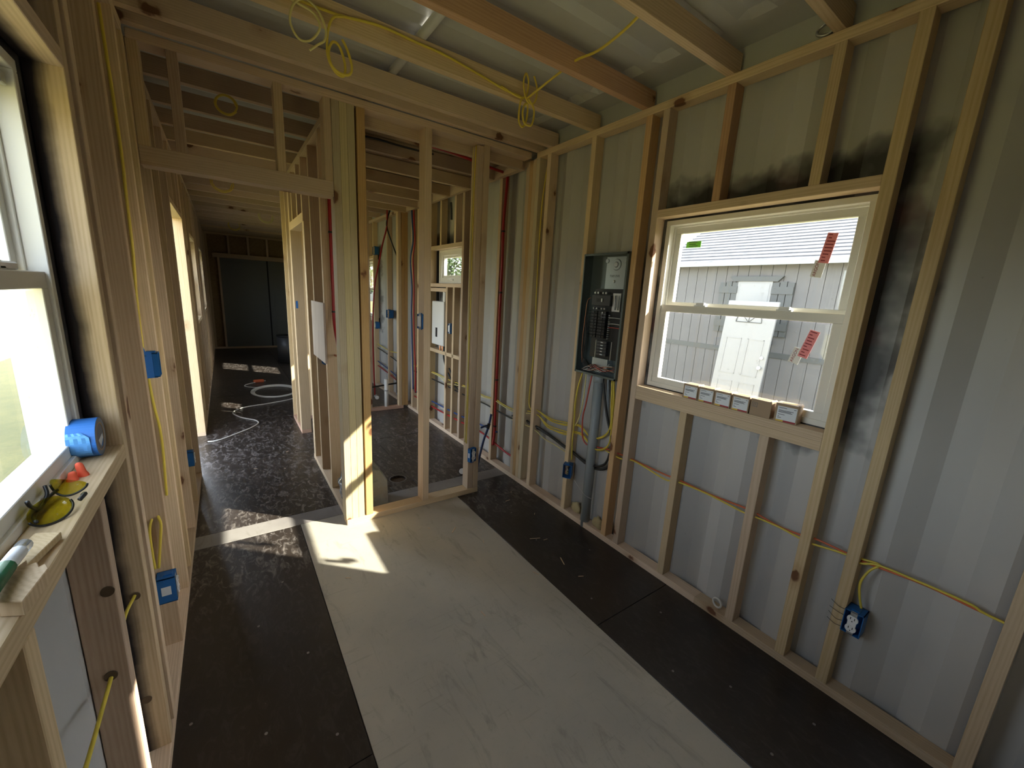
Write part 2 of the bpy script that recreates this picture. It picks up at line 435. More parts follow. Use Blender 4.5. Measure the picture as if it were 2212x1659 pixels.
# roof sheet with cross corrugations
ceiling = struct('ceiling', 'corrugated steel roof with pine ceiling joists under it', 'ceiling')
v = []; f = []; y = Y0; k = 0
prof = [(0, .0), (.07, .0), (.095, .022), (.165, .022), (.19, 0)]
ys = []
while y < Y1:
    for (dy, dz) in prof[:-1]: ys.append((y + dy, 2.605 + dz))
    y += .20
xs = [SL, SL + .16, SL + .20, SR - .20, SR - .16, SR]
for (yy, zz) in ys:
    for i, xx in enumerate(xs):
        e = i in (0, 1, 4, 5); v.append((xx, yy, 2.600 if e else zz + .012 * math.sin(yy * 1.7 + xx * 2.2)))
for i in range(len(ys) - 1):
    for j in range(5): q = (i * 6 + j, i * 6 + j + 1, (i + 1) * 6 + j + 1, (i + 1) * 6 + j); f.append(q[::-1])
me = bpy.data.meshes.new('roof_sheet'); me.from_pydata(v, [], f); o = link('roof_sheet', me, M_ROOF, ceiling)
md = o.modifiers.new('solid', 'SOLIDIFY'); md.thickness = .004; md.offset = -1
MB().box((SL - .06, SR + .06), (Y0 - .02, Y1 + .02), (2.66, 2.70)).build('roof_cover', M_ROOF, ceiling)
MB().cyl((.80, 1.2, 2.590), (.80, 2.9, 2.590), .021, 14).build('roof_rib', plain('pale_rib_paint', (.62, .62, .60), .5), ceiling, smooth=True)
# lashing rings under the side rail
for (yy) in (1.98, .80):
    ring = []
    for k in range(13):
        an = 2 * math.pi * k / 12; ring.append((1.905 + .004 * math.sin(an * 2), yy + .028 * math.cos(an), 2.525 + .020 * math.sin(an)))
    tube('lashing_ring', ring, .005, M_GALV, wall_right, 2)

# ------------------------------------------------------------------ floor
floor = struct('floor', 'black plywood floor with a pale sheet down the middle', 'floor')
MB().box((SL - .05, SR + .05), (Y0 - .02, Y1 + .02), (-.14, -.018)).build('sub_floor', M_PLYEDGE, floor)
def panel(x, y, mat=M_FLOORB, name='plywood_panel', zt=0):
    g_ = .0016
    return board(name, floor, mat, (x[0] + g_, x[1] - g_), (y[0] + g_, y[1] - g_), (-.017, zt), 'y', .001)
BX0, BX1 = .285, 1.325
panel((SL, BX0), (Y0, 1.075)); panel((SL, BX0), (1.075, 2.645)); panel((BX1, SR), (Y0, 1.06)); panel((BX1, SR), (1.06, 2.645))
tag(panel((BX0, BX1), (Y0, 2.645), M_BEIGE, 'floor_sheet', .001), 'pale beige floor sheet')
tag(panel((SL, SR), (2.645, 2.79), M_STRIP, 'floor_strip', .0005), 'scuffed grey cross strip')
yy = 2.79
for i, y2 in enumerate((3.95, 5.15, 6.35, 7.55, 8.75, 9.95, Y1)):
    if i == 0:
        # bathroom panel with the round drain hole cut in
        panel((SL, .60), (yy, y2)); panel((.60, .94), (yy, y2)); panel((1.14, SR), (yy, y2)); panel((.94, 1.14), (yy, 2.885)); panel((.94, 1.14), (3.085, y2))
        n = 28; cx, cy, r = 1.04, 2.985, .062; mbq = MB()
        for k in range(n):
            a0 = 2 * math.pi * k / n; a1 = 2 * math.pi * (k + 1) / n
            def sq(a):
                c, s_ = math.cos(a), math.sin(a); mx = max(abs(c), abs(s_)); return (cx + .1 * c / mx, cy + .1 * s_ / mx)
            p0, p1 = sq(a0), sq(a1); q0 = (cx + r * math.cos(a0), cy + r * math.sin(a0)); q1 = (cx + r * math.cos(a1), cy + r * math.sin(a1))
            mbq.poly([(*p0, 0), (*p1, 0), (*q1, 0), (*q0, 0)]); mbq.poly([(*q0, 0), (*q1, 0), (*q1, -.3), (*q0, -.3)])
        mbq.build('drain_hole_panel', M_FLOORB, floor)
        mr = MB()
        for k in range(n):
            a0 = 2 * math.pi * k / n; a1 = 2 * math.pi * (k + 1) / n
            mr.poly([(cx + r * math.cos(a0), cy + r * math.sin(a0), .0015), (cx + r * math.cos(a1), cy + r * math.sin(a1), .0015), (cx + (r + .007) * math.cos(a1), cy + (r + .007) * math.sin(a1), .0008), (cx + (r + .007) * math.cos(a0), cy + (r + .007) * math.sin(a0), .0008)])
        tag(mr.build('hole_rim', M_STRIP, floor), 'pale worn rim of the drain hole')
    else:
        panel((SL, .75), (yy, y2)); panel((.75, SR), (yy, y2))
    yy = y2
mb = MB()
for (x, y) in ((.0, 1.33), (.01, 1.86), (.13, 2.12), (.17, 1.6), (.2, 1.2), (-.05, .9), (.02, 1.02), (.17, .98), (1.42, .72), (1.43, 1.2), (1.56, .55), (1.66, .95), (1.50, 1.75), (1.55, 2.1), (1.72, 1.5), (1.4, 2.3), (1.43, .34), (1.68, .30), (-.21, 1.5), (-.2, 1.15)):
    mb.cyl((x, y, -.001), (x, y, .0008), .0052, 10)
tag(mb.build('screw_head', M_STRIP, floor), 'scattered countersunk screw heads', kind='stuff')
mb = MB(); random.seed(3)
for (x, y) in ((.36, 3.98), (1.2, 1.9), (.97, 2.2), (1.62, 2.25), (1.68, 2.0), (1.55, 1.72), (.42, 1.98), (.3, 3.6), (1.3, 1.5), (.9, 1.4), (.7, 4.9), (.1, 3.7), (1.72, 2.35), (1.5, 1.35)):
    a = random.random() * 3.1; l = random.uniform(.008, .022); dx, dy = math.cos(a) * l, math.sin(a) * l; nx, ny = -math.sin(a) * .002, math.cos(a) * .002
    mb.prism([(x - dx - nx, y - dy - ny, .002), (x + dx - nx, y + dy - ny, .002), (x + dx + nx, y + dy + ny, .002), (x - dx + nx, y - dy + ny, .002)], (0, 0, .002))
tag(mb.build('wood_chips', W_PINE), 'small pale wood chips scattered over the floor', 'debris', kind='stuff')

# ------------------------------------------------------------------ side wall framing
def stud(parent, side, y0, z0=T, z1=ZT, mat=W_PINE, name='stud', w_=T, d=D, lean=0):
    x = (XR, XR + d) if side > 0 else (XL - d, XL)
    o = board(name, parent, mat, x, (y0, y0 + w_), (z0, z1), 'z')
    return o
def plate(parent, side, y0, y1, z0, mat=W_PINE, name='bottom_plate', z1=None):
    x = (XR, XR + D) if side > 0 else (XL - D, XL)
    return board(name, parent, mat, x, (y0, y1), (z0, z1 or z0 + T), 'y')
R_, L_ = wall_right, wall_left
plate(R_, 1, Y0, .9, 0); plate(R_, 1, .9, 4.93, 0); plate(R_, 1, 4.93, Y1, 0)
plate(R_, 1, Y0, 2.468, ZT, name='top_plate', mat=W_PINE); plate(R_, 1, 2.60, 6.4, ZT, name='top_plate'); plate(R_, 1, 6.4, Y1, ZT, name='top_plate')
for y, mt in ((-.46, W_PINE), (-.06, W_PINE), (.330, W_PINE), (.484, W_PINE), (1.411, W_PINE), (1.513, W_ORANGE), (1.900, W_PINE), (2.312, W_PINE), (2.43, W_GREEN), (2.4685, W_PINE), (2.507, W_ORANGE), (2.5455, W_PINE), (2.893, W_PINE), (3.28, W_PINE), (3.512, W_PINE), (4.90 - .11, W_PINE), (4.60, W_PINE), (4.252, W_PINE), (5.3, W_PINE), (5.7, W_PINE), (6.34, W_PINE), (7.21, W_PINE), (7.6, W_PINE), (8.0, W_PINE), (8.4, W_PINE), (8.8, W_PINE), (9.2, W_PINE), (9.6, W_PINE), (10.0, W_PINE), (10.4, W_PINE), (10.8, W_PINE)):
    stud(R_, 1, y, mat=mt)
# window opening of the near bay
plate(R_, 1, .522, 1.411, 1.931, name='header')
plate(R_, 1, .522, 1.411, .969, name='sill_plate'); plate(R_, 1, .522, 1.411, 1.007, name='sill_plate')
for y, mt in ((1.090, W_RED), (.705, W_PINE)): stud(R_, 1, y, 1.969, ZT, mat=mt, name='cripple_stud')
for y in (1.090, .705): stud(R_, 1, y, T, .969, name='cripple_stud')
# bathroom window opening
plate(R_, 1, 3.55, 4.252, 1.93, name='header'); plate(R_, 1, 3.55, 4.252, 1.548, name='sill_plate')
for y in (3.68, 4.0): stud(R_, 1, y, 1.968, ZT, name='cripple_stud')
for y in (3.68, 3.835): stud(R_, 1, y, T, 1.548, name='cripple_stud')
plate(R_, 1, 6.378, 7.21, 1.931, name='header'); plate(R_, 1, 6.378, 7.21, 1.007, name='sill_plate')
for y in (6.6, 6.95): stud(R_, 1, y, T, 1.007, name='cripple_stud'); stud(R_, 1, y, 1.969, ZT, name='cripple_stud')
# left wall
plate(L_, -1, .34, 2.3, 0); plate(L_, -1, 2.3, 3.75, 0); plate(L_, -1, 4.762, Y1, 0)
plate(L_, -1, Y0, 2.45, ZT, name='top_plate'); plate(L_, -1, 2.58, 6.5, ZT, name='top_plate'); plate(L_, -1, 6.5, Y1, ZT, name='top_plate')
for y, mt in ((.34, W_PINE), (1.514, W_PINE), (1.886, W_BROWN), (2.252, W_PINE), (2.436, W_PINE), (2.852, W_PINE), (3.215, W_PINE), (4.80, W_PINE), (5.2, W_PINE), (5.6, W_PINE), (6.53, W_PINE), (6.93, W_PINE), (7.33, W_PINE), (7.66, W_PINE), (8.6, W_PINE), (9.0, W_PINE), (9.4, W_PINE), (9.8, W_PINE), (10.2, W_PINE), (10.6, W_PINE), (11.0, W_PINE)):
    stud(L_, -1, y, mat=mt)
tag(stud(L_, -1, 1.424, mat=W_SPRAY, name='jack_stud'), 'stud blackened by overspray beside the window')
stud(L_, -1, .45, mat=W_PINE, name='jack_stud')
tag(plate(L_, -1, .488, 1.424, 1.939, W_SPRAY, 'header'), 'window header with black overspray on its underside')
plate(L_, -1, .488, 1.424, 1.018, name='sill_plate')
for y in (1.132, .716): stud(L_, -1, y, T, 1.018, name='cripple_stud', mat=W_BROWN if y > 1 else W_PINE)
for y in (1.15, .80): stud(L_, -1, y, 1.977, ZT, name='cripple_stud')
# side doorway: near jamb pair, far jamb, header and cripples
stud(L_, -1, 3.712, name='jack_stud'); 
tag(stud(L_, -1, 4.762, mat=W_PINE, name='jack_stud'), 'sunlit jamb stud of the side doorway')
plate(L_, -1, 3.75, 4.762, 2.0, name='header', z1=2.0 + T)
for y in (4.05, 4.42, 4.72): stud(L_, -1, y, 2.0 + T, ZT, name='cripple_stud')
for (a, b) in ((5.638, 6.53), (7.698, 8.6)):
    plate(L_, -1, a, b, 1.931, name='header'); plate(L_, -1, a, b, 1.007, name='sill_plate')
    for y in (a + .26, a + .58): stud(L_, -1, y, T, 1.007, name='cripple_stud'); stud(L_, -1, y, 1.969, ZT, name='cripple_stud')
# dark wire holes drilled in the two nearest left studs are the cable entries
for (y, z, x) in ((1.13, .596, -.283), (1.13, .812, -.264), (1.422, .596, -.279), (1.422, .235, -.291)):
    tag(MB().cyl((x, y + .0025, z), (x, y - .0012, z), .012, 16).build('drilled_hole', M_PLYEDGE, L_), 'round drilled cable hole')

# ------------------------------------------------------------------ cross wall in front of the bathroom
WC = struct('wall_middle', 'stud partition across the container with the doorway header', 'wall')
C2 = YC + .089
def cst(x, z0=T, z1=ZT, mat=W_PINE, name='stud', y=(YC, C2), w_=T): return board(name, WC, mat, (x, x + w_), y, (z0, z1), 'z')
board('top_plate', WC, W_PINE, (XL + .004, XR - .03), (YC, C2), (ZT, ZT + T), 'x')
board('bottom_plate', WC, W_PINE, (.534, 1.497), (YC, C2), (0, T), 'x')
for x, mt in ((-.2505, W_PINE), (.489, W_PINE)): cst(x, 2.045, ZT, mt, 'cripple_stud')
for x, mt in ((-.124, W_BROWN), (.270, W_PINE)): cst(x, 2.045, ZT, mt, 'cripple_stud')
tag(board('header', WC, W_PINE, (-.2505, .5275), (YC, C2), (1.969, 2.045), 'x'), 'doorway header across the hall opening')
for x, mt in ((.529, W_GREEN), (.5675, W_GREEN), (.606, W_GREEN)): cst(x, mat=mt)
cst(.655, mat=W_ORANGE, w_=.044)
cst(1.045, mat=W_PINE, w_=.045); cst(1.455, mat=W_PINE, w_=.040)
board('bottom_block', WC, W_PINE, (1.41, 1.453), (YC + .01, C2), (T, 2.43), 'z')

# ------------------------------------------------------------------ partition between hall and bathroom
WP = struct('wall_hall', 'stud partition between the hall and the bathroom', 'wall')
P0, P1 = .548, .637
def pst(y, z0=T, z1=ZT, mat=W_PINE, name='stud', w_=T): return board(name, WP, mat, (P0, P1), (y, y + w_), (z0, z1), 'z')
board('bottom_plate', WP, W_PINE, (P0 - .003, P1), (C2, 3.738), (0, T), 'y')
board('bottom_plate', WP, W_RED, (P0, P1), (4.44, 5.07), (0, T), 'y')
board('top_plate', WP, W_PINE, (P0, P1), (C2, 5.07), (ZT, ZT + T), 'y')
for y, mt in ((C2 + .002, W_GREEN), (2.99, W_PINE), (3.36, W_BROWN), (3.70, W_PINE), (4.442, W_PINE), (4.482, W_PINE), (4.72, W_PINE), (5.03, W_PINE)): pst(y, mat=mt)
pst(3.662, T, 1.98, name='jack_stud')
board('header', WP, W_PINE, (P0, P1), (3.738, 4.442), (1.98, 2.05), 'y')
for y in (3.95, 4.25): pst(y, 2.05, ZT, name='cripple_stud')
# wall at the end of the bathroom
WE = struct('wall_bathroom', 'stud wall at the far end of the bathroom', 'wall')
board('bottom_plate', WE, W_RED, (P1, 1.80), (4.93, 5.0), (0, T), 'x')
board('top_plate', WE, W_PINE, (P1, XR - .04), (4.93, 5.0), (2.40, ZT), 'x')
for x, mt in ((.70, W_PINE), (1.07, W_PINE), (1.366, W_PINE), (1.74, W_PINE), (1.782, W_ORANGE), (1.822, W_ORANGE)):
    board('stud', WE, mt, (x, x + T), (4.93, 5.0), (T, 2.40), 'z')

# ------------------------------------------------------------------ ceiling joists
JZ = 2.479
for y, mt in ((-.70, W_PINE), (-.05, W_PINE), (.36, W_PINE), (.718, W_PINE), (1.109, W_PINE), (1.548, W_RED), (1.928, W_PINE), (2.305, W_PINE), (2.437, W_PINE), (2.938, W_BROWN), (3.335, W_BROWN), (3.74, W_BROWN), (4.13, W_PINE), (4.53, W_PINE), (4.93, W_PINE), (5.33, W_PINE), (5.73, W_PINE), (6.13, W_PINE), (6.53, W_PINE), (6.93, W_PINE), (7.33, W_PINE), (7.73, W_PINE), (8.13, W_PINE), (8.53, W_PINE), (8.93, W_PINE), (9.33, W_PINE), (9.73, W_PINE), (10.13, W_PINE), (10.53, W_PINE), (10.93, W_PINE)):
    board('joist', ceiling, mt, (XL - .05, XR + .05), (y, y + T), (JZ, JZ + .089), 'x')
# dropped joists over the bathroom, carried by ledgers
board('ledger_board', ceiling, W_PINE, (1.826, XR - .0005), (2.60, 4.99), (2.392, 2.478), 'y')
board('ledger_board', ceiling, W_PINE, (P1, P1 + T), (2.60, 4.93), (2.35, 2.44), 'y')
for y, mt in ((C2 + .002, W_PINE), (2.955, W_BROWN), (3.345, W_PINE), (3.745, W_BROWN), (4.15, W_PINE), (4.54, W_PINE), (4.89, W_PINE)):
    board('bathroom_joist', ceiling, mt, (P1 + T, 1.826), (y, y + T), (2.385, 2.474), 'x')

# ------------------------------------------------------------------ end walls
WB = struct('wall_back', 'far end wall of strand board and pine framing around the doors', 'wall')
MB().box((SL, SR), (11.15, 11.20), (-.05, 2.66)).build('strand_board_panel', M_OSB, WB)
board('bottom_plate', WB, W_PINE, (XL, XR), (11.05, 11.15), (0, T), 'x'); board('top_plate', WB, W_PINE, (XL, XR), (11.05, 11.15), (ZT, ZT + T), 'x')
board('header', WB, W_PINE, (-.14, 1.86), (11.05, 11.15), (1.97, 2.06), 'x')
for x in (-.25, -.06, XR - T): board('stud', WB, W_PINE, (x, x + T), (11.05, 11.15), (T, ZT if x != -.06 else 1.97), 'z')
for x in (.14, .50, .86, 1.22, 1.58): board('cripple_stud', WB, W_PINE, (x, x + T), (11.05, 11.15), (2.06, ZT), 'z')
D1 = struct('door_1', 'grey panelled double door in the dark far end', 'door')
for i, (a, b) in enumerate(((-.02, .845), (.875, 1.80))):
    lf = MB().box((a, b), (11.09, 11.13), (T, 1.965)); lf = lf.build('door_leaf', M_FARDOOR, D1)
    for z0, z1 in ((.10, .62), (.70, 1.28), (1.36, 1.90)):
        fr = MB().box((a + .07, b - .07), (11.078, 11.09), (z0, z0 + .02)).box((a + .07, b - .07), (11.078, 11.09), (z1 - .02, z1)).box((a + .07, a + .09), (11.078, 11.09), (z0, z1)).box((b - .09, b - .07), (11.078, 11.09), (z0, z1))
        fr.build('panel_moulding', M_FARDOOR, lf)
MB().box((.846, .874), (11.085, 11.12), (T, 1.965)).build('door_seal', M_SEAL, D1)
WF = struct('wall_front', 'steel end wall behind the viewer', 'wall')
MB().box((SL, SR), (Y0 - .04, Y0), (-.1, 2.66)).build('steel_sheet', M_END, WF)

# ------------------------------------------------------------------ windows
def window(num, label, side, y0, y1, z0, z1, awning=False):
    wd = struct('window_%d' % num, label, 'window')
    xi = (XR + D) if side > 0 else (XL - D)      # interior face of the frame
    X = lambda a, b: tuple(sorted((xi + side * a, xi + side * b)))
    def ring(a, b, yy0, yy1, zz0, zz1, wd_, name, mat=M_VINYL, par=wd, bt=None):
        bt = bt or wd_
        return MB().box(X(a, b), (yy0, yy1), (zz1 - wd_, zz1)).box(X(a, b), (yy0, yy1), (zz0, zz0 + bt)).box(X(a, b), (yy0, yy0 + wd_), (zz0 + bt, zz1 - wd_)).box(X(a, b), (yy1 - wd_, yy1), (zz0 + bt, zz1 - wd_)).build(name, mat, par, bev=.0015)
    def pane(x, yy0, yy1, zz0, zz1, par):
        MB().poly([(xi + side * x, yy0, zz0), (xi + side * x, yy1, zz0), (xi + side * x, yy1, zz1), (xi + side * x, yy0, zz1)]).build('glass', M_GLASS, par, normals=False)
    ring(0, .085, y0, y1, z0, z1, .024, 'frame')
    if awning:
        ring(.004, .05, y0 + .02, y1 - .02, z0 + .018, z1 - .018, .040, 'inner_frame')
        s = ring(.02, .05, y0 + .062, y1 - .062, z0 + .060, z1 - .060, .022, 'sash'); pane(.035, y0 + .08, y1 - .08, z0 + .08, z1 - .08, s)
        c = MB().box(X(-.012, .004), ((y0 + y1) / 2 - .03, (y0 + y1) / 2 + .03), (z0 + .028, z0 + .045)).box(X(-.02, -.008), ((y0 + y1) / 2 - .015, (y0 + y1) / 2 + .07), (z0 + .034, z0 + .044)).build('crank_handle', M_WHITE, wd, bev=.002)
        for yy in (y0 + .01,): MB().box(X(-.008, .004), (yy, yy + .02), (z0 + .10, z0 + .16)).build('latch', M_WHITE, wd, bev=.002)
        return wd
    ring(.034, .078, y0 + .020, y1 - .020, z0 + .02, z1 - .02, .012, 'track')
    us = ring(.045, .072, y0 + .028, y1 - .028, 1.480, z1 - .028, .034, 'upper_sash'); pane(.058, y0 + .055, y1 - .055, 1.505, z1 - .055, us)
    ls = ring(.008, .036, y0 + .022, y1 - .022, z0 + .018, 1.497, .036, 'lower_sash', bt=.034); pane(.022, y0 + .052, y1 - .052, z0 + .045, 1.455, ls)
    ym = (y0 + y1) / 2
    for yy in (ym - .19, ym + .19):
        q = MB().box(X(.012, .034), (yy - .030, yy + .030), (1.497, 1.504)).prism([(xi + side * .014, yy - .020, 1.504), (xi + side * .030, yy - .020, 1.504), (xi + side * .030, yy + .018, 1.504), (xi + side * .014, yy + .022, 1.504)], (0, 0, .011)).build('sash_lock', M_WHITE, wd, bev=.001)
    return wd
W1 = window(1, 'double-hung white window over the row of small boxes', 1, *WIN_R[0])
W2 = window(2, 'double-hung white window nearest on the left', -1, *WIN_L[0])
W3 = window(3, 'small awning window in the bathroom wall', 1, *WIN_R[1], awning=True)
W4 = window(4, 'far window on the right beyond the bathroom', 1, *WIN_R[2])
W5 = window(5, 'first left window beyond the side doorway', -1, *WIN_L[1])
W6 = window(6, 'farthest window on the left wall', -1, *WIN_L[2])
# balance clip at the top of the left window track
MB().box((XL - D - .032, XL - D - .010), (1.335, 1.362), (1.86, 1.885)).build('balance_clip', M_GALV, W2, bev=.002)
MB().box((XL - D - .030, XL - D - .012), (1.16, 1.245), (1.497, 1.513)).build('tilt_latch', M_WHITE, W2, bev=.003)
# stickers on the glass: tilted, printed
def sticker(parent, x, cy, cz, wdt, hgt, ang, mat, name='sticker', lab=None, lines=0, strip=None):
    a = math.radians(ang); ux = (math.cos(a), math.sin(a)); uz = (-math.sin(a), math.cos(a))
    def P(s, t, dx=0): return (x - dx, cy - (ux[0] * s + uz[0] * t), cz + ux[1] * s + uz[1] * t)
    o = MB().prism([P(-wdt / 2, -hgt / 2), P(wdt / 2, -hgt / 2), P(wdt / 2, hgt / 2), P(-wdt / 2, hgt / 2)], (-.0006, 0, 0)).build(name, mat, parent)
    if lab: tag(o, lab)
    if lines:
        q = MB(); rnd = random.Random(int(cz * 1000))
        for k in range(lines):
            t0 = -hgt / 2 + hgt * (k + .6) / (lines + .3); l = wdt * rnd.uniform(.3, .8); s0 = -wdt / 2 + wdt * .1 + rnd.uniform(0, wdt * .1)
            q.poly([P(s0, t0, .0008), (P(s0 + l, t0, .0008)), P(s0 + l, t0 + hgt * .3 / lines, .0008), P(s0, t0 + hgt * .3 / lines, .0008)])
        q.build('print', M_LINE if mat != M_PINKST else M_LRED, o, normals=False)
    return o, P
xg = XR + D
up = [o for o in W1.children if o.name.startswith('upper_sash')][0]; lo = [o for o in W1.children if o.name.startswith('lower_sash')][0]
for (par, x, y, z, yb, zb, an) in ((up, xg + .0565, .676, 1.752, .696, 1.672, -7), (lo, xg + .0205, .662, 1.370, .698, 1.318, -14)):
    a, P = sticker(W1, x, y, z, .036, .115, an, M_PINKST, lab='pink printed sticker', lines=9)
    b, P2 = sticker(W1, x + .0008, yb, zb, .040, .066, an, M_STWHITE, lab='white sticker reading ARGON')
    d = Vector(P2(0, 1)) - Vector(P2(0, 0)); e = Vector(P2(-1, 0)) - Vector(P2(0, 0))
    text('ARGON', 'sticker_text', .0165, M_LRED, P2(-.002, -.030, .0010), d, e, b, .0001)
sticker(W1, xg + .0565, 1.262, 1.804, .080, .030, -1, M_GREENST, lab='bright green sticker', lines=3)

# ------------------------------------------------------------------ cables through the right wall
def cable(name, label, pts, r, mat, cat='cable', group=None, flat=1., sub=5):
    o = tube(name, pts, r, mat, None, sub, 8, flat); return tag(o, label, cat, group)
XC = 1.893
def thru(pts, dx=0, dz=0): return [(XC + dx, p[0], p[1] + dz) for p in pts]
base = [(1.60, .594), (1.481, .596), (1.401, .597), (1.322, .594), (1.170, .592), (1.106, .596), (.935, .592), (.767, .600), (.721, .600), (.615, .585), (.523, .590), (.478, .600), (.376, .597), (.328, .592), (.155, .606), (-.022, .596), (-.40, .59)]
cable('orange_cable', 'orange cable through the studs under the right window', thru(base, .004), .0042, M_ORG)
cable('yellow_cable', 'yellow cable beside the orange one under the right window', thru([(y, z - .010 - .012 * math.sin(i * 1.9)) for i, (y, z) in enumerate(base[:14])] + [(.278, .609), (.156, .613), (.050, .612), (-.02, .600), (-.4, .6)], -.006), .0042, M_YEL)
cable('yellow_cable', 'yellow cable dropping into the near outlet box on the right wall', [(1.893, .33, .602), (1.893, .278, .609), (1.885, .298, .575), (1.875, .312, .52), (1.885, .306, .46), (1.893, .294, .412)], .0042, M_YEL)
def bundle(n, label, name, pts, mat, r, spread, group):
    rnd = random.Random(len(pts) * 7 + int(pts[0][1] * 100))
    for i in range(n):
        q = []
        for k, p in enumerate(pts):
            s = spread * (1 if p[3] else .3)
            q.append((p[0] + rnd.uniform(-.5, .5) * s * .6, p[1], p[2] + rnd.uniform(-1, 1) * s))
        cable(name, label, q, r, mat, group=group)
# panel bay, left part
bundle(3, 'yellow cable in the upper slack bundle left of the grey panel', 'yellow_cable', [(XC, 2.36, .648, 0), (XC, 2.304, .651, 0), (XC, 2.13, .640, 1), (XC, 1.98, .655, 1), (XC, 1.92, .66, 0), (XC, 1.84, .655, 1), (XC, 1.74, .640, 1), (XC, 1.64, .655, 1), (XC, 1.585, .74, 1), (XC, 1.60, .90, 1), (XC, 1.615, 1.03, 0)], M_YEL, .0040, .022, 'upper yellow cables beside the panel')
bundle(3, 'yellow cable in the lower slack bundle left of the grey panel', 'yellow_cable', [(XC, 2.36, .612, 0), (XC, 2.288, .613, 0), (XC, 2.16, .585, 1), (XC, 1.98, .590, 1), (XC, 1.915, .61, 0), (XC, 1.82, .60, 1), (XC, 1.70, .575, 1), (XC, 1.60, .60, 1), (XC, 1.575, .70, 1), (XC, 1.58, .86, 1), (XC, 1.60, 1.03, 0)], M_YEL, .0040, .025, 'lower yellow cables beside the panel')
bundle(4, 'yellow cable running down from the panel along its stud', 'yellow_cable', [(XC - .01, 1.86, 1.03, 1), (XC - .015, 1.885, .92, 1), (XC - .02, 1.89, .80, 1), (XC - .02, 1.885, .68, 0), (XC - .02, 1.886, .55, 0), (XC - .015, 1.880, .42, 0)], M_YEL, .0040, .012, 'yellow cables down the panel stud')
cable('yellow_cable', 'single yellow cable curving left from under the panel', [(XC, 1.834, 1.03), (XC, 1.839, .864), (XC - .01, 1.850, .736), (XC - .01, 1.89, .657), (XC, 1.95, .64)], .004, M_YEL2)
cable('red_cable', 'red cable curving down from the grey panel', [(XC - .01, 1.775, 1.03), (XC - .01, 1.802, .842), (XC - .01, 1.819, .742), (XC - .01, 1.807, .617), (XC, 1.77, .565), (XC + .01, 1.68, .575), (XC, 1.570, .596), (XC, 1.50, .596)], .0045, M_REDC)
bl = [(2.62, .505), (2.52, .525), (2.41, .52), (2.35, .500), (2.300, .510), (2.138, .494), (1.992, .468), (1.90, .455), (1.862, .448), (1.76, .425), (1.66, .43), (1.585, .475), (1.556, .56), (1.552, .65)]
cable('black_cable', 'thick black cable looping under the panel, outer one', thru(bl + [(1.588, .807), (1.64, 1.03)], .012), .0085, M_BLKC)
cable('black_cable', 'thick black cable looping under the panel, inner one', thru([(y + .015, z + .018) for y, z in bl] + [(1.625, .80), (1.69, 1.03)], .0), .0075, M_BLKC)
cable('grey_cable', 'grey cable between the black cables below the panel', thru([(1.665, 1.03), (1.64, .85), (1.60, .68)], .02), .006, M_PVC)
cable('yellow_cable', 'pale yellow cable under the black cables left of the panel', thru([(2.62, .495), (2.40, .505), (2.30, .500), (2.20, .470), (2.06, .460), (1.93, .447)], -.012), .0036, M_YEL2)
# bathroom runs along the right wall
XB = 1.893
cable('yellow_cable', 'upper yellow cable run along the bathroom side of the right wall', [(XB, 2.36, .628), (XB, 2.48, .612), (XB, 2.63, .580), (XB, 2.78, .585), (XB, 2.905, .600), (XB, 3.103, .585), (XB, 3.30, .600), (XB, 3.511, .598), (XB, 3.8, .59), (XB, 4.103, .599), (XB, 4.440, .594), (XB, 4.89, .584)], .0045, M_YEL)
cable('yellow_cable', 'second yellow cable just under the upper bathroom run', [(XB - .01, 2.36, .618), (XB - .01, 2.63, .565), (XB - .01, 2.905, .592), (XB - .01, 3.103, .573), (XB - .01, 3.30, .592), (XB - .01, 3.511, .588), (XB - .01, 3.8, .55), (XB - .01, 3.87, .54), (XB - .01, 4.103, .590), (XB - .01, 4.89, .576)], .0040, M_YEL2)
cable('black_cable', 'black cable run along the bathroom side of the right wall', [(XB, 2.58, .51), (XB, 2.623, .497), (XB, 2.897, .505), (XB, 3.098, .514), (XB, 3.485, .505), (XB, 4.052, .515), (XB, 4.85, .506)], .007, M_BLKC)
cable('blue_pipe', 'blue water pipe low along the bathroom right wall', [(XB, 2.85, .31), (XB, 3.081, .298), (XB, 3.394, .277), (XB, 3.7, .262), (XB, 4.042, .255), (XB, 4.40, .245), (XB, 4.802, .256)], .0085, M_BLUEP, 'pipe')
cable('red_pipe', 'red water pipe low along the bathroom right wall', [(XB, 2.60, .17), (XB, 2.75, .18), (XB, 3.101, .224), (XB, 3.390, .212), (XB, 4.040, .190), (XB, 4.802, .183)], .0085, M_RED, 'pipe')
def clips(par, pts, r, ax):
    for p in pts: MB().cyl((p[0], p[1] - .005, p[2]) if ax == 'y' else (p[0], p[1], p[2] - .006), (p[0], p[1] + .005, p[2]) if ax == 'y' else (p[0], p[1], p[2] + .006), r * 1.35, 10).build('pipe_clip', M_BLACK, par)
o = cable('red_pipe', 'thick red pipe rising on the first bathroom stud', [(1.875, 2.845, 2.40), (1.875, 2.85, 2.304), (1.880, 2.878, 2.071), (1.885, 2.88, 1.786), (1.880, 2.875, 1.454), (1.885, 2.882, 1.260), (1.885, 2.882, .943), (1.885, 2.880, .529), (1.885, 2.877, .30), (1.870, 2.872, .185)], .0115, M_RED, 'pipe')
clips(o, ((1.880, 2.878, 2.0), (1.880, 2.877, 1.52), (1.885, 2.882, .78), (1.885, 2.878, .36)), .0115, 'z')
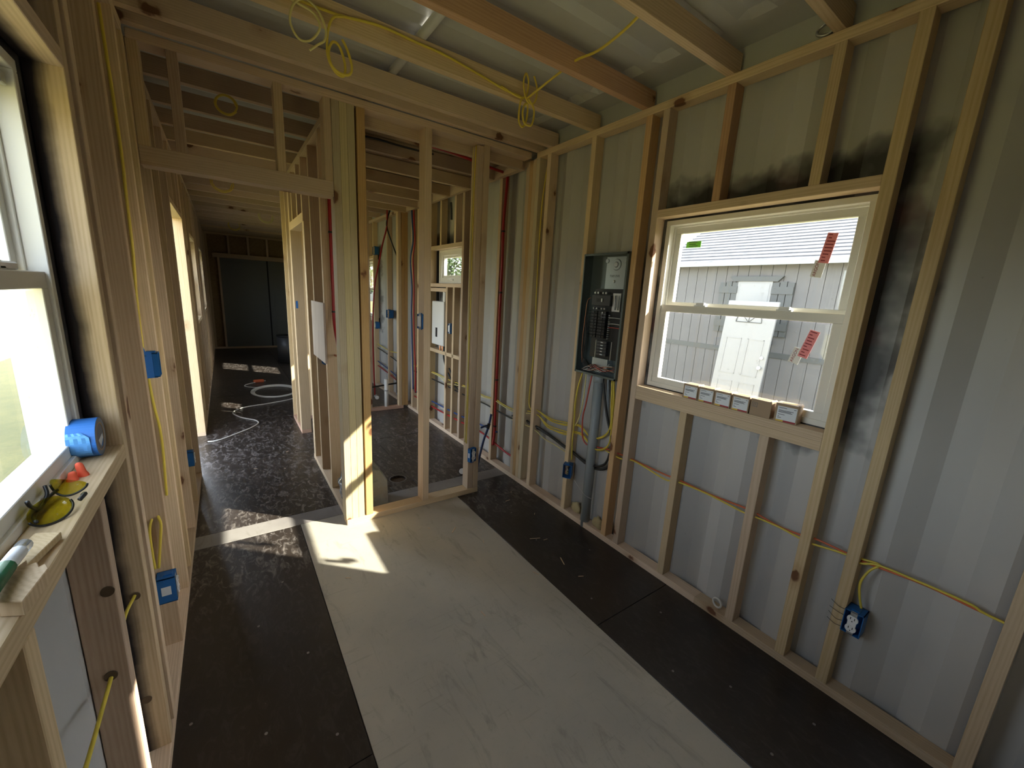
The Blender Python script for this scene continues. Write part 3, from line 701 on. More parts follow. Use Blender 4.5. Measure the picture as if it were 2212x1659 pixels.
o = cable('blue_pipe', 'dark blue pipe slanting down behind the corner outlet box', [(1.74, 2.72, .53), (1.717, 2.70, .479), (1.702, 2.70, .421), (1.666, 2.70, .326), (1.632, 2.70, .190), (1.60, 2.70, .03)], .010, M_BLUEP, 'pipe')
tube('pipe_branch', [(1.702, 2.70, .445), (1.66, 2.69, .447), (1.625, 2.685, .440)], .0085, M_BLUEP, o, 2)
MB().cyl((1.712, 2.70, .46), (1.698, 2.70, .42), .014, 12).build('crimp_ring', M_BLACK, o)
cable('red_pipe', 'red pipe of the curved pair near the bathroom corner', [(1.845, 4.70, 2.39), (1.850, 4.705, 2.265), (1.858, 4.70, 2.062), (1.850, 4.74, 1.858), (1.853, 4.712, 1.540), (1.853, 4.72, 1.213), (1.853, 4.692, .823), (1.86, 4.675, .539), (1.87, 4.70, .25)], .0095, M_RED, 'pipe')
cable('blue_pipe', 'blue pipe of the curved pair near the bathroom corner', [(1.835, 4.74, 2.39), (1.840, 4.735, 2.265), (1.845, 4.725, 2.062), (1.835, 4.775, 1.858), (1.838, 4.745, 1.540), (1.838, 4.755, 1.213), (1.84, 4.735, .823), (1.85, 4.74, .539), (1.87, 4.78, .28)], .0095, M_BLUEP, 'pipe')
cable('red_pipe', 'red pipe hanging from the joists beyond the bathroom end wall', [(1.70, 5.2, 2.50), (1.697, 5.2, 2.249), (1.640, 5.2, 2.024), (1.58, 5.2, 1.741), (1.535, 5.2, 1.513), (1.505, 5.2, 1.050), (1.505, 5.2, .570), (1.515, 5.2, .134)], .0095, M_RED, 'pipe')
cable('black_pipe', 'dark blue-black pipe bowing right beyond the bathroom end wall', [(1.76, 5.2, 2.50), (1.705, 5.2, 2.333), (1.70, 5.2, 2.224), (1.765, 5.2, 2.039), (1.830, 5.2, 1.876), (1.850, 5.2, 1.764), (1.855, 5.2, 1.413), (1.853, 5.2, 1.052), (1.838, 5.2, .681), (1.81, 5.2, .429), (1.81, 5.2, .136)], .0095, M_BLKC, 'pipe')
o = cable('white_drain_pipe', 'white drain pipe standing in the plate of the bathroom end wall', [(1.590, 4.965, T), (1.590, 4.965, .39)], .026, M_PVCW, 'pipe', sub=1)
MB().cyl((1.590, 4.965, .24), (1.590, 4.965, .255), .029, 14).build('hose_clamp', M_GALV, o)
cable('black_pipe', 'black horizontal bar behind the white drain pipe', [(1.42, 5.18, .245), (1.60, 5.18, .262), (1.86, 5.18, .285)], .010, M_BLKC, 'pipe')
for i, (x, z, c, lb) in enumerate(((1.515, .125, M_GALV, 'chrome stop valve under the red pipe'), (1.81, .13, M_GALV, 'chrome stop valve under the black pipe'))):
    t = thing('stop_valve', lb, 'valve', (x, 5.17, z))
    MB().cyl((x, 5.20, z), (x, 5.12, z), .014, 12).cyl((x, 5.15, z - .02), (x, 5.15, z + .03), .011, 12).build('valve_body', c, t)
    MB().cyl((x, 5.12, z), (x, 5.105, z), .024, 12).build('valve_handle', M_WHITE, t)
for i, (z1, zz, mt, nm, lb) in enumerate(((.47, .30, M_BLUEP, 'blue_pipe', 'blue pipe run between studs beyond the bathroom end wall'), (.40, .24, M_RED, 'red_pipe', 'red pipe run between studs beyond the bathroom end wall'))):
    cable(nm, lb, [(XB, 5.3, zz), (XB, 5.8, zz + .05), (XB, 6.3, z1 - .08)], .0085, mt, 'pipe')
cable('yellow_cable', 'yellow cable in the right wall beyond the bathroom end', [(XB, 5.3, .66), (XB, 5.75, .63), (XB, 6.3, .66)], .006, M_YEL)
cable('black_cable', 'black cable in the right wall beyond the bathroom end', [(XB, 5.2, .50), (XB, 5.75, .56), (XB, 6.3, .60)], .007, M_BLKC)
# vertical yellow cable at the corner pack
cable('yellow_cable', 'yellow cable rising beside the corner stud pack to the top plate', [(1.886, 2.36, 2.43), (1.886, 2.385, 2.30), (1.886, 2.405, 2.15), (1.886, 2.410, 1.95), (1.886, 2.408, 1.637), (1.886, 2.395, 1.303), (1.886, 2.392, 1.024), (1.886, 2.408, .80), (1.886, 2.405, .68), (1.886, 2.36, .632)], .0042, M_YEL)
# two cables on the corner post of the cross wall
cable('yellow_cable', 'yellow cable down the left face of the corner post, front one', [(1.405, 2.515, 2.43), (1.402, 2.52, 2.2), (1.404, 2.525, 1.8), (1.400, 2.515, 1.4), (1.405, 2.53, 1.0), (1.398, 2.51, .7), (1.404, 2.525, .40)], .0038, M_YEL)
cable('yellow_cable', 'yellow cable down the left face of the corner post, rear one', [(1.405, 2.550, 2.43), (1.404, 2.545, 2.1), (1.404, 2.550, 1.6), (1.404, 2.54, 1.2), (1.398, 2.522, .9), (1.405, 2.548, .6), (1.404, 2.548, .40)], .0038, M_YEL2)
# partition pipes and cables
o = cable('red_pipe', 'dark red pipe bending behind the doorway post in the hall partition', [(.600, 2.975, 2.44), (.600, 2.975, 2.2), (.600, 2.972, 1.9), (.600, 2.968, 1.675), (.600, 2.965, 1.397), (.598, 2.955, 1.272), (.598, 2.90, 1.153), (.598, 2.84, 1.066)], .0105, M_RED, 'pipe')
clips(o, ((.600, 2.971, 1.84), (.600, 2.962, 1.33)), .0105, 'z')
cable('copper_stub', 'short copper stub pipe beside the doorway post', [(.600, 2.985, 1.030), (.600, 2.92, 1.036), (.600, 2.86, 1.055)], .008, M_COP, 'pipe')
# left wall yellow cables
cable('yellow_cable', 'yellow cable through the studs under the left window', [(-.300, .25, .60), (-.300, .735, .55), (-.288, .93, .577), (-.283, 1.13, .592), (-.283, 1.17, .595), (-.286, 1.33, .605), (-.279, 1.43, .598), (-.279, 1.50, .600)], .0042, M_YEL)
cable('yellow_cable', 'yellow cable down the left stud from ceiling to taped box', [(-.283, 2.244, 2.43), (-.279, 2.242, 2.2), (-.277, 2.244, 1.949), (-.280, 2.243, 1.801), (-.283, 2.244, 1.6), (-.292, 2.244, 1.4), (-.295, 2.243, 1.20)], .0050, M_YEL)
cable('yellow_cable', 'yellow cable down the left stud below the taped box', [(-.290, 2.243, 1.08), (-.285, 2.243, .960), (-.276, 2.242, .854), (-.276, 2.243, .747), (-.282, 2.243, .60), (-.284, 2.243, .536)], .0050, M_YEL)
cable('yellow_cable', 'yellow cable looping down into the lower left outlet box', [(-.270, 1.95, .62), (-.272, 1.89, .612), (-.266, 1.876, .58), (-.276, 1.877, .50), (-.290, 1.877, .40)], .0045, M_YEL)
cable('yellow_cable', 'second yellow cable looping into the lower left outlet box', [(-.280, 1.95, .615), (-.290, 1.89, .605), (-.300, 1.876, .56), (-.302, 1.877, .47), (-.300, 1.877, .40)], .0045, M_YEL)

# ------------------------------------------------------------------ ceiling cables and coils
def jc(z): return z
cable('yellow_cable', 'yellow cable pair stapled along the third ceiling joist', [(.05, 1.921, 2.50), (.242, 1.921, 2.515), (.40, 1.919, 2.520), (.464, 1.921, 2.525), (.608, 1.921, 2.545), (.767, 1.921, 2.541), (.898, 1.921, 2.538), (1.092, 1.921, 2.515), (1.226, 1.919, 2.495), (1.32, 1.915, 2.492)], .0052, M_YEL)
c1 = [(.242, 1.915, 2.515), (.30, 1.905, 2.500), (.355, 1.90, 2.485), (.375, 1.90, 2.445), (.340, 1.90, 2.392), (.300, 1.90, 2.385), (.275, 1.90, 2.43), (.290, 1.90, 2.49), (.33, 1.90, 2.52), (.37, 1.90, 2.50), (.395, 1.90, 2.45), (.39, 1.90, 2.41), (.365, 1.895, 2.385), (.335, 1.89, 2.355)]
cable('cable_coil', 'loose single yellow loop on the left end of the joist', c1, .0042, M_YEL2, 'cable coil', sub=8)
c2 = [(.464, 1.917, 2.522), (.425, 1.910, 2.50), (.403, 1.905, 2.44), (.400, 1.90, 2.36), (.425, 1.90, 2.315), (.455, 1.90, 2.31), (.462, 1.90, 2.35), (.445, 1.90, 2.405), (.420, 1.90, 2.415), (.402, 1.895, 2.375), (.410, 1.89, 2.33), (.440, 1.89, 2.312), (.475, 1.89, 2.318), (.485, 1.89, 2.35), (.470, 1.89, 2.40), (.452, 1.89, 2.43)]
cable('cable_coil', 'double yellow loop hanging left of the roof rib', c2, .0048, M_YEL, 'cable coil', sub=8)
c3 = [(1.20, 1.918, 2.505), (1.30, 1.912, 2.485), (1.345, 1.905, 2.50), (1.352, 1.90, 2.56), (1.335, 1.90, 2.595), (1.322, 1.90, 2.56), (1.330, 1.90, 2.51), (1.352, 1.90, 2.475), (1.385, 1.90, 2.472), (1.405, 1.90, 2.50), (1.408, 1.90, 2.55), (1.385, 1.90, 2.598)]
cable('cable_coil', 'small yellow loop standing up at the right end of the joist', c3, .0045, M_YEL, 'cable coil', sub=8)
c4 = [(1.345, 1.915, 2.495), (1.315, 1.905, 2.47), (1.303, 1.90, 2.42), (1.305, 1.90, 2.37), (1.325, 1.90, 2.350), (1.345, 1.90, 2.37), (1.355, 1.90, 2.42), (1.352, 1.90, 2.46), (1.332, 1.895, 2.452), (1.318, 1.89, 2.41), (1.330, 1.89, 2.37), (1.355, 1.89, 2.362), (1.378, 1.89, 2.37), (1.390, 1.89, 2.41), (1.385, 1.89, 2.45), (1.355, 1.895, 2.485)]
cable('cable_coil', 'double yellow loop hanging at the right end of the joist', c4, .0048, M_YEL, 'cable coil', sub=8)
cable('yellow_cable', 'yellow cable crossing under the roof between the near joists', [(1.355, 1.915, 2.49), (1.350, 1.75, 2.505), (1.345, 1.60, 2.515), (1.345, 1.53, 2.52), (1.338, 1.40, 2.500), (1.318, 1.25, 2.500), (1.30, 1.135, 2.515)], .0052, M_YEL)
def ringcoil(label, c, r, n, mat=M_YEL, tilt=.3, rad=.0045, name='cable_coil', cat='cable coil', wob=.15, seed=1, flatz=1.):
    rnd = random.Random(seed); pts = []
    for i in range(n):
        rr = r * rnd.uniform(1 - wob, 1 + wob); ph = rnd.random()
        for k in range(8):
            an = 2 * math.pi * k / 8 + ph; pts.append((c[0] + rr * math.cos(an), c[1] + rr * tilt * math.sin(an) + rnd.uniform(-.01, .01), c[2] + rr * flatz * math.sin(an)))
    return cable(name, label, pts, rad, mat, cat, sub=4)
ringcoil('yellow coil hanging from the first hall joist beyond the doorway header', (.09, 2.92, 2.42), .05, 2, seed=4)
ringcoil('yellow coil hanging deeper in the hall below the doorway header', (.07, 5.12, 2.42), .085, 2, seed=6)
ringcoil('big tangled yellow coil deep in the hall near the partition end', (.60, 7.34, 2.45), .10, 4, M_YEL2, seed=8, wob=.4)
ringcoil('small yellow coil deepest in the hall ceiling', (.24, 8.95, 2.44), .09, 2, seed=9)
cable('black_cable', 'black cable along the second bathroom joist', [(.68, 2.948, 2.45), (.9, 2.948, 2.455), (1.1, 2.948, 2.45), (1.3, 2.946, 2.452)], .006, M_BLKC)
cable('red_pipe', 'red pipe under the first bathroom joists', [(.85, 2.70, 2.455), (1.1, 2.72, 2.43), (1.4, 2.76, 2.43), (1.62, 2.80, 2.42), (1.86, 2.845, 2.42)], .0105, M_RED, 'pipe')
MB().box((.905, .925), (3.340, 3.3455), (2.31, 2.40)).build('hanger_strap', M_GALV)
tag(bpy.data.objects['hanger_strap'], 'short metal strap hanging from a bathroom joist', 'strap')
cable('door_closer_bracket', 'black bracket high on the wall above the bathroom window', [(1.90, 3.87, 2.36), (1.90, 3.86, 2.30), (1.90, 3.855, 2.20)], .012, M_DGREY, 'bracket')

# ------------------------------------------------------------------ outlet boxes
def receptacle(par, c, n, up, w_=.034, h=.068):
    n = Vector(n).normalized(); up = Vector(up).normalized(); s = up.cross(n); c = Vector(c)
    def P(a, b, d=0): return c + s * a + up * b + n * d
    mbx = MB()
    for k in (-1, 1):
        pts = []
        for i in range(20):
            an = 2 * math.pi * i / 20; x = .017 * math.cos(an); y = .0165 * math.sin(an); y = max(min(y, .0135), -.0135)
            pts.append(P(x, y + k * .0195, 0))
        mbx.prism(pts, n * .005)
    mbx.prism([P(-.013, -.008), P(.013, -.008), P(.013, .008), P(-.013, .008)], n * .004)
    o = mbx.build('receptacle', M_WHITE, par)
    q = MB()
    for k in (-1, 1):
        for a in (-.006, .006): q.prism([P(a - .0012, k * .0195 - .001, .005), P(a + .0012, k * .0195 - .001, .005), P(a + .0012, k * .0195 + .008, .005), P(a - .0012, k * .0195 + .008, .005)], n * .0006)
        q.cyl(P(0, k * .0195 - .008, .005), P(0, k * .0195 - .008, .0056), .0022, 8)
    tag(q.build('socket_slots', M_BLACK, o), kind='stuff')
    MB().prism([P(-.010, -.050, -.003), P(.010, -.050, -.003), P(.010, .050, -.003), P(-.010, .050, -.003)], n * .002).build('mounting_strap', M_GALV, o)
    return o
def outlet_box(label, c, n, up=(0, 0, 1), w_=.058, h=.095, d=.062, dev='outlet', name='outlet_box', stick=None, inner=True, wires=0, ww=None):
    """open blue box, face centre c, opening towards n"""
    t = thing(name, label, 'electrical box', tuple(c))
    n = Vector(n).normalized(); up = Vector(up).normalized(); s = up.cross(n); c = Vector(c); th = .0028
    def P(a, b, q): return c + s * a + up * b + n * q
    def slab(mbx, a, b, q):
        pts = [P(a[0], b[0], q[0]), P(a[1], b[0], q[0]), P(a[1], b[1], q[0]), P(a[0], b[1], q[0])]
        mbx.prism(pts, n * (q[1] - q[0]))
    mbx = MB(); hw, hh = w_ / 2, h / 2
    slab(mbx, (-hw, -hw + th), (-hh, hh), (-d, 0)); slab(mbx, (hw - th, hw), (-hh, hh), (-d, 0)); slab(mbx, (-hw, hw), (hh - th, hh), (-d, 0)); slab(mbx, (-hw, hw), (-hh, -hh + th), (-d, 0)); slab(mbx, (-hw, hw), (-hh, hh), (-d, -d + th))
    slab(mbx, (-hw - .004, hw + .002), (hh - .014, hh - .004), (-d * .75, -d * .55)); slab(mbx, (-.012, .012), (hh, hh + .006), (-d * .6, -d * .15)); slab(mbx, (-.012, .012), (-hh - .006, -hh), (-d * .6, -d * .15))
    mbx.build('box_body', M_BLUE, t)
    if dev == 'outlet': receptacle(t, P(0, 0, .001), n, up)
    if dev == 'switch':
        o = MB(); slab(o, (-.016, .016), (-.033, .033), (-.002, .005)); o = o.build('switch_paddle', M_WHITE, t, bev=.0015)
        q = MB(); slab(q, (-.013, .013), (-.052, .052), (-.004, -.002)); q.build('mounting_strap', M_GALV, t)
    if dev == 'wires':
        rnd = random.Random(int(c.x * 1000 + c.z * 777))
        for k in range(4):
            tube('wire_end', [P(rnd.uniform(-.015, .015), .02, -d + .01), P(rnd.uniform(-.02, .02), rnd.uniform(-.03, .03), -d * .4), P(rnd.uniform(-.02, .02), rnd.uniform(-.03, .03), -.006), P(rnd.uniform(-.02, .02), rnd.uniform(-.04, .03), -.02)], .0016, (M_WHTC, M_BLKC, M_COP, M_YEL2)[k], t, 4, 6)
    if stick is not None:
        sx = stick * (hw + .0008)
        q = MB(); q.prism([P(sx, -.018, -d * .75), P(sx, .018, -d * .75), P(sx, .018, -d * .25), P(sx, -.018, -d * .25)], s * (.0006 * stick)); tag(q.build('sticker', M_LABEL, t), 'white square sticker')
    rnd = random.Random(int(c.y * 991))
    for k in range(wires):
        z = (-.4 + .8 * k / max(wires - 1, 1)) * h; sg = -1 if (ww or 1) > 0 else 1
        tube('binding_wire', [P(sg * hw, z, -.008), P(sg * (hw + .02), z + rnd.uniform(0, .008), .002), P(sg * (hw + .045), z + rnd.uniform(0, .02), .003)], .0009, M_BLACK, t, 3, 5)
    return t
outlet_box('blue outlet box with white receptacle nearest on the right wall', (XR - .008, .302, .355), (-1, 0, 0), stick=None, wires=4, ww=1)
outlet_box('blue box with stray wires left of the grey conduit', (XR - .035, 1.868, .345), (-.75, -.5, 0), dev='wires', stick=None, wires=0)
outlet_box('blue outlet box on the corner post of the middle wall', (1.428, YC - .034, .325), (.25, -1, 0), w_=.058, h=.105, stick=-1, d=.030)
outlet_box('blue outlet box with white sticker low on the left wall', (XL + .010, 1.884 - .030, .325), (1, 0, 0), w_=.058, h=.105, stick=-1, d=.058)
t = outlet_box('blue box covered with blue tape high on the left wall', (XL + .006, 2.252 - .031, 1.14), (1, 0, 0), w_=.058, h=.10, dev='wires')
yb = 2.252 - .0615
o = MB().prism([(XL - .052, yb, 1.085), (XL - .012, yb, 1.088), (XL - .012, yb, 1.195), (XL - .030, yb, 1.197), (XL - .036, yb, 1.222), (XL - .042, yb, 1.198), (XL - .052, yb, 1.196)], (0, -.0015, 0)).build('tape_cover', M_TAPE, t)
outlet_box('small blue outlet box low beside the side doorway', (XL + .008, 3.18, .36), (1, 0, 0))
outlet_box('blue box high beyond the bathroom end wall', (XR - .008, 6.30, 2.04), (-1, 0, 0), w_=.10, h=.11, dev='wires')
outlet_box('double blue box beyond the bathroom end wall', (XR - .02, 5.66, 1.16), (-1, 0, 0), w_=.13, h=.11, dev='wires')
outlet_box('blue outlet box low beyond the bathroom end wall', (XR - .008, 6.28, .95), (-1, 0, 0))
outlet_box('white switch in a box on the middle stud of the cross wall', (1.028, YC + .03, 1.305), (-1, -.25, 0), w_=.05, h=.095, d=.02, dev='switch')
outlet_box('white switch beside the water heater in the bathroom wall', (XR - .006, 3.768, 1.137), (-1, 0, 0), dev='switch')
outlet_box('blue box behind the plywood square in the hall partition', (P0 + .03, 3.33, .96), (-1, 0, 0), dev='wires')
def tapepatch(label, x, y, z, sx, sy, sz):
    tag(MB().box((x, x + sx), (y, y + sy), (z, z + sz)).build('tape_piece', M_TAPE), label, 'tape')
tapepatch('blue tape patch on the bare stud end of the hall partition', P0 + .012, 4.4405, 1.27, .018, .0012, .07)
tapepatch('blue tape patch deep on the left wall of the hall', XL - .001, 6.54, 1.35, .0015, .035, .06)
# plywood square
o = board('plywood_square', None, M_PLYFACE, (P0 - .014, P0 - .001), (2.965, 3.42), (.975, 1.385), 'z', .001)
tag(o, 'square pale plywood offcut fixed on the hall partition studs', 'plywood board')

# ------------------------------------------------------------------ electrical panel
EP = thing('electrical_panel', 'open grey breaker panel between studs of the right wall', 'electrical panel', (1.89, 1.72, 1.04))
a, b, z0, z1, xf, xb = 1.5535, 1.8985, 1.040, 1.773, 1.848, 1.926
MB().box((xb - .002, xb), (a, b), (z0, z1)).box((xf, xb), (a, a + .002), (z0, z1)).box((xf, xb), (b - .002, b), (z0, z1)).box((xf, xb), (a, b), (z1 - .002, z1)).box((xf, xb), (a, b), (z0, z0 + .002)) \
    .box((xf - .001, xf + .001), (a, a + .013), (z0, z1)).box((xf - .001, xf + .001), (b - .009, b), (z0, z1)).box((xf - .001, xf + .001), (a, b), (z0, z0 + .012)).box((xf - .001, xf + .001), (a, b), (z1 - .012, z1)).build('enclosure', M_PANEL, EP)
MB().box((xb - .006, xb - .003), (a + .03, 1.775), (1.560, z1 - .015)).build('back_plate', M_SHIELD, EP)
ko = MB()
for (y, z, r) in ((1.695, 1.712, .033), (1.770, 1.735, .013), (1.632, 1.733, .013)): ko.cyl((xb - .006, y, z), (xb - .011, y, z), r, 24, r * .9)
ko = ko.build('knockout', M_SHIELD, EP, smooth=True)
MB().cyl((xb - .010, 1.695, 1.712), (xb - .016, 1.695, 1.712), .018, 20, .013).cyl((xb - .006, 1.702, 1.615), (xb - .014, 1.702, 1.615), .009, 12, .006).build('boss', M_GALV, ko)
text('TUO DUL', 'stamped_text', .018, M_DGREY, (xb - .0065, 1.742, 1.641), (0, -1, 0), (0, 0, 1), EP, .0002)
MB().box((xb - .035, xb - .003), (1.600, 1.82), (1.150, 1.570)).build('bus_base', M_BLACK, EP)
mbk = MB().box((xf + .012, xb - .035), (1.668, 1.815), (1.470, 1.532)).build('main_breaker', M_DGREY, EP, bev=.002)
MB().box((xf + .008, xf + .013), (1.722, 1.770), (1.492, 1.512)).build('switch_recess', M_BLACK, mbk); MB().box((xf + .003, xf + .012), (1.722, 1.730), (1.492, 1.512)).build('switch_handle', M_WHITE, mbk)
lg = MB()
for y in (1.80, 1.775, 1.735, 1.712): lg.cyl((xf + .02, y, 1.545), (xf + .032, y, 1.545), .006, 10).cyl((xf + .018, y, 1.452), (xf + .032, y, 1.452), .005, 10)
tag(lg.build('lug', M_GALV, EP), kind='stuff')
for col, (ya, ybb) in enumerate(((1.765, 1.815), (1.695, 1.757))):
    for k in range(9 if col == 0 else 9):
        z = 1.421 - k * .0182
        bk = MB().box((xf + .018, xb - .035), (ya, ybb), (z, z + .0165)).build('breaker', M_BLACK, EP, bev=.001)
        MB().box((xf + .014, xf + .019), (ya + .022, ya + .030), (z + .004, z + .0125)).build('breaker_switch', M_DGREY if not (col == 1 and k == 0) else M_WHITE, bk)
for k in range(5):
    z = 1.243 - k * .0185
    bk = MB().box((xf + .02, xb - .035), (1.668, 1.748), (z, z + .017)).build('breaker', M_DGREY, EP, bev=.001)
    MB().box((xf + .015, xf + .021), (1.693, 1.711), (z + .006, z + .011)).build('breaker_switch', M_WHITE, bk)
MB().box((xf + .02, xf + .028), (1.700, 1.735), (1.396, 1.424)).build('white_label', M_LABEL, EP)
nb = MB()
for k in range(14): nb.cyl((xf + .016, 1.640 - k * .0005, 1.530 - k * .006), (xf + .03, 1.640 - k * .0005, 1.530 - k * .006), .0032, 8).cyl((xf + .016, 1.612, 1.530 - k * .006), (xf + .03, 1.612, 1.530 - k * .006), .0026, 8)
nb.box((xf + .028, xf + .04), (1.602, 1.662), (1.44, 1.545)); nb.build('neutral_bar', M_GALV, EP)
nb = MB()
for k in range(12): nb.cyl((xf + .018, 1.668, 1.415 - k * .0125), (xf + .032, 1.668, 1.415 - k * .0125), .0034, 8)
nb.build('screw_row', M_GALV, EP)
MB().box((xf + .018, xf + .022), (1.750, 1.754), (1.15, 1.262)).box((xf + .018, xf + .022), (1.626, 1.630), (1.15, 1.262)).build('side_rail_strip', M_GALV, EP)
MB().box((xf + .03, xb - .003), (1.655, 1.78), (1.095, 1.150)).build('lower_plate', M_SHIELD, EP)
for k in range(9):
    z = 1.425 - k * .018; yy = 1.862 - k * .002
    tube('panel_wire', [(xf + .03, 1.812, z + .008), (xf + .02, 1.84, z + .010), (xf + .022, yy, z - .02), (xf + .024, yy + .004, z - .09), (xf + .03, 1.865, 1.14), (xf + .03, 1.86 - .01 * k, 1.075)], .0018, M_BLKC, EP, 4, 6)
tube('panel_wire', [(xf + .02, 1.83, 1.515), (xf + .016, 1.855, 1.49), (xf + .018, 1.865, 1.38), (xf + .02, 1.872, 1.22), (xf + .03, 1.868, 1.10)], .0022, M_COP, EP, 5, 6)
rnd = random.Random(5)
for k in range(13):
    mt = (M_WHTC, M_WHTC, M_BLKC, M_COP, M_WHTC, M_REDC, M_BLKC)[k % 7]
    ya = rnd.uniform(1.80, 1.87); yb2 = rnd.uniform(1.58, 1.66)
    tube('panel_wire', [(xf + rnd.uniform(.02, .05), ya, 1.058), (xf + rnd.uniform(.01, .03), (ya * 2 + yb2) / 3, 1.075 + rnd.uniform(-.01, .035)), (xf + rnd.uniform(.01, .03), (ya + yb2 * 2) / 3, 1.075 + rnd.uniform(-.012, .03)), (xf + rnd.uniform(.02, .05), yb2, rnd.uniform(1.07, 1.13))], .0019, mt, EP, 5, 6)
for z, mt in ((1.402, M_WHTC), (1.367, M_WHTC), (1.345, M_REDC)): tube('panel_wire', [(xf + .016, 1.665, z), (xf + .014, 1.62, z + .002), (xf + .018, 1.575, z)], .0022, mt, EP, 3, 6)
text('', 'x', .01, M_BLACK, (0, 0, -1), (1, 0, 0), (0, 1, 0), EP) if False else None
# conduit
o = cable('grey_conduit', 'thick grey plastic conduit under the breaker panel', [(1.890, 1.718, .0), (1.890, 1.718, 1.045)], .0315, M_PVC, 'conduit', sub=1)
MB().cyl((1.890, 1.718, 1.00), (1.890, 1.718, 1.040), .035, 20).build('coupling', M_PVC, o, smooth=True)
tube('tie_wire', [(1.86, 1.83, .30), (1.857, 1.76, .26), (1.857, 1.70, .235), (1.87, 1.66, .23)], .0012, M_WHTC, o, 3, 5)
rnd = random.Random(2)
fm = MB()
def blob(name, label, c, r, mat, seed, cat, sq=(1, 1, .7)):
    bm = bmesh.new(); bmesh.ops.create_icosphere(bm, subdivisions=3, radius=1); rn = random.Random(seed)
    ph = [rn.uniform(0, 6) for _ in range(6)]
    for vv in bm.verts:
        k = 1 + .22 * math.sin(vv.co.x * 4 + ph[0]) * math.cos(vv.co.y * 5 + ph[1]) + .14 * math.sin(vv.co.z * 9 + ph[2]) * math.sin(vv.co.x * 8 + ph[3]) + .07 * math.sin(vv.co.y * 17 + ph[4])
        vv.co = Vector((vv.co.x * sq[0] * r * k, vv.co.y * sq[1] * r * k, vv.co.z * sq[2] * r * k))
    me = bpy.data.meshes.new(name); bm.to_mesh(me); bm.free()
    for p in me.polygons: p.use_smooth = True
    o = link(name, me, mat); o.location = c; return tag(o, label, cat)
blob('foam_lump', 'yellowish spray foam lump right of the conduit foot', (1.905, 1.61, .065), .045, M_FOAM, 1, 'foam', (.5, 1, .9))
blob('foam_lump', 'spray foam lump left of the conduit foot', (1.915, 1.83, .07), .045, M_FOAM, 4, 'foam', (.35, 1.1, .9))

# ------------------------------------------------------------------ boxes on the sill of the right window
SILL = 1.045
def smallbox(label, yc, w_, printed, rot=0, h=.072, d=.058, xf_=1.868, side=False):
    t = thing('small_box', label, 'box', (xf_ + d / 2, yc, SILL), 'small boxes on the right window sill')
    b_ = MB().box((xf_, xf_ + d), (yc - w_ / 2, yc + w_ / 2), (SILL, SILL + h)).build('carton', M_CARD, t, bev=.001)
    if printed:
        def strip(y0_, y1_, za, zb, mt, nm, e=.0006): return MB().box((xf_ - e, xf_), (yc - w_ / 2 + y0_ * w_, yc - w_ / 2 + y1_ * w_), (SILL + za * h, SILL + zb * h)).build(nm, mt, t)
        strip(.06, .90, .12, .86, M_LABEL, 'paper_label'); strip(.06, .58, .03, .12, M_LRED, 'red_band'); strip(.58, .90, .03, .12, M_LYEL, 'yellow_band')
        q = MB()
        for (p0, p1, za) in ((.5, .84, .76), (.10, .2, .76), (.2, .84, .62), (.3, .84, .57), (.24, .84, .52), (.55, .84, .40), (.78, .84, .30), (.68, .84, .22)):
            q.box((xf_ - .0012, xf_ - .0006), (yc - w_ / 2 + p0 * w_, yc - w_ / 2 + p1 * w_), (SILL + za * h, SILL + (za + .03) * h))
        q.build('print_lines', M_LINE, t)
    else:
        yq = yc + w_ * .30; zq = SILL + h * .66
        q = MB().box((xf_ - .0006, xf_), (yq - .011, yq + .011), (zq - .010, zq - .0085)).box((xf_ - .0006, xf_), (yq - .011, yq + .011), (zq + .0085, zq + .010)).box((xf_ - .0006, xf_), (yq - .011, yq - .0095), (zq - .010, zq + .010)).box((xf_ - .0006, xf_), (yq + .0095, yq + .011), (zq - .010, zq + .010))
        q.build('logo_square', M_LINE, t); text('D', 'logo_letter', .016, M_LINE, (xf_ - .0008, yq + .006, zq - .0055), (0, -1, 0), (0, 0, 1), t)
    q = MB().box((xf_ + d * .3, xf_ + d * .7), (yc - w_ * .3, yc + w_ * .3), (SILL + h, SILL + h + .0006)).build('top_label', M_LYEL, t)
    q = MB().prism([(xf_ + .001, yc - w_ / 2, SILL + h), (xf_ + d * .9, yc - w_ / 2, SILL + h), (xf_ + d * .9, yc - w_ / 2 + .004, SILL + h + .004), (xf_ + .001, yc - w_ / 2 + .004, SILL + h + .004)], (0, .0015, 0)).build('lid_flap', M_CARD, t)
    t.rotation_euler[2] = math.radians(rot); return t
smallbox('leftmost small carton with white label on the right window sill', 1.092, .078, True)
smallbox('second small labelled carton from the left on the sill', 1.011, .078, True, 1)
smallbox('third small labelled carton from the left on the sill', .930, .078, True)
smallbox('fourth small labelled carton, left of the plain one', .848, .078, True, -1)
smallbox('plain brown carton with a letter D in a square', .762, .084, False)
smallbox('rightmost small labelled carton standing slightly apart', .664, .084, True, 5, h=.078)

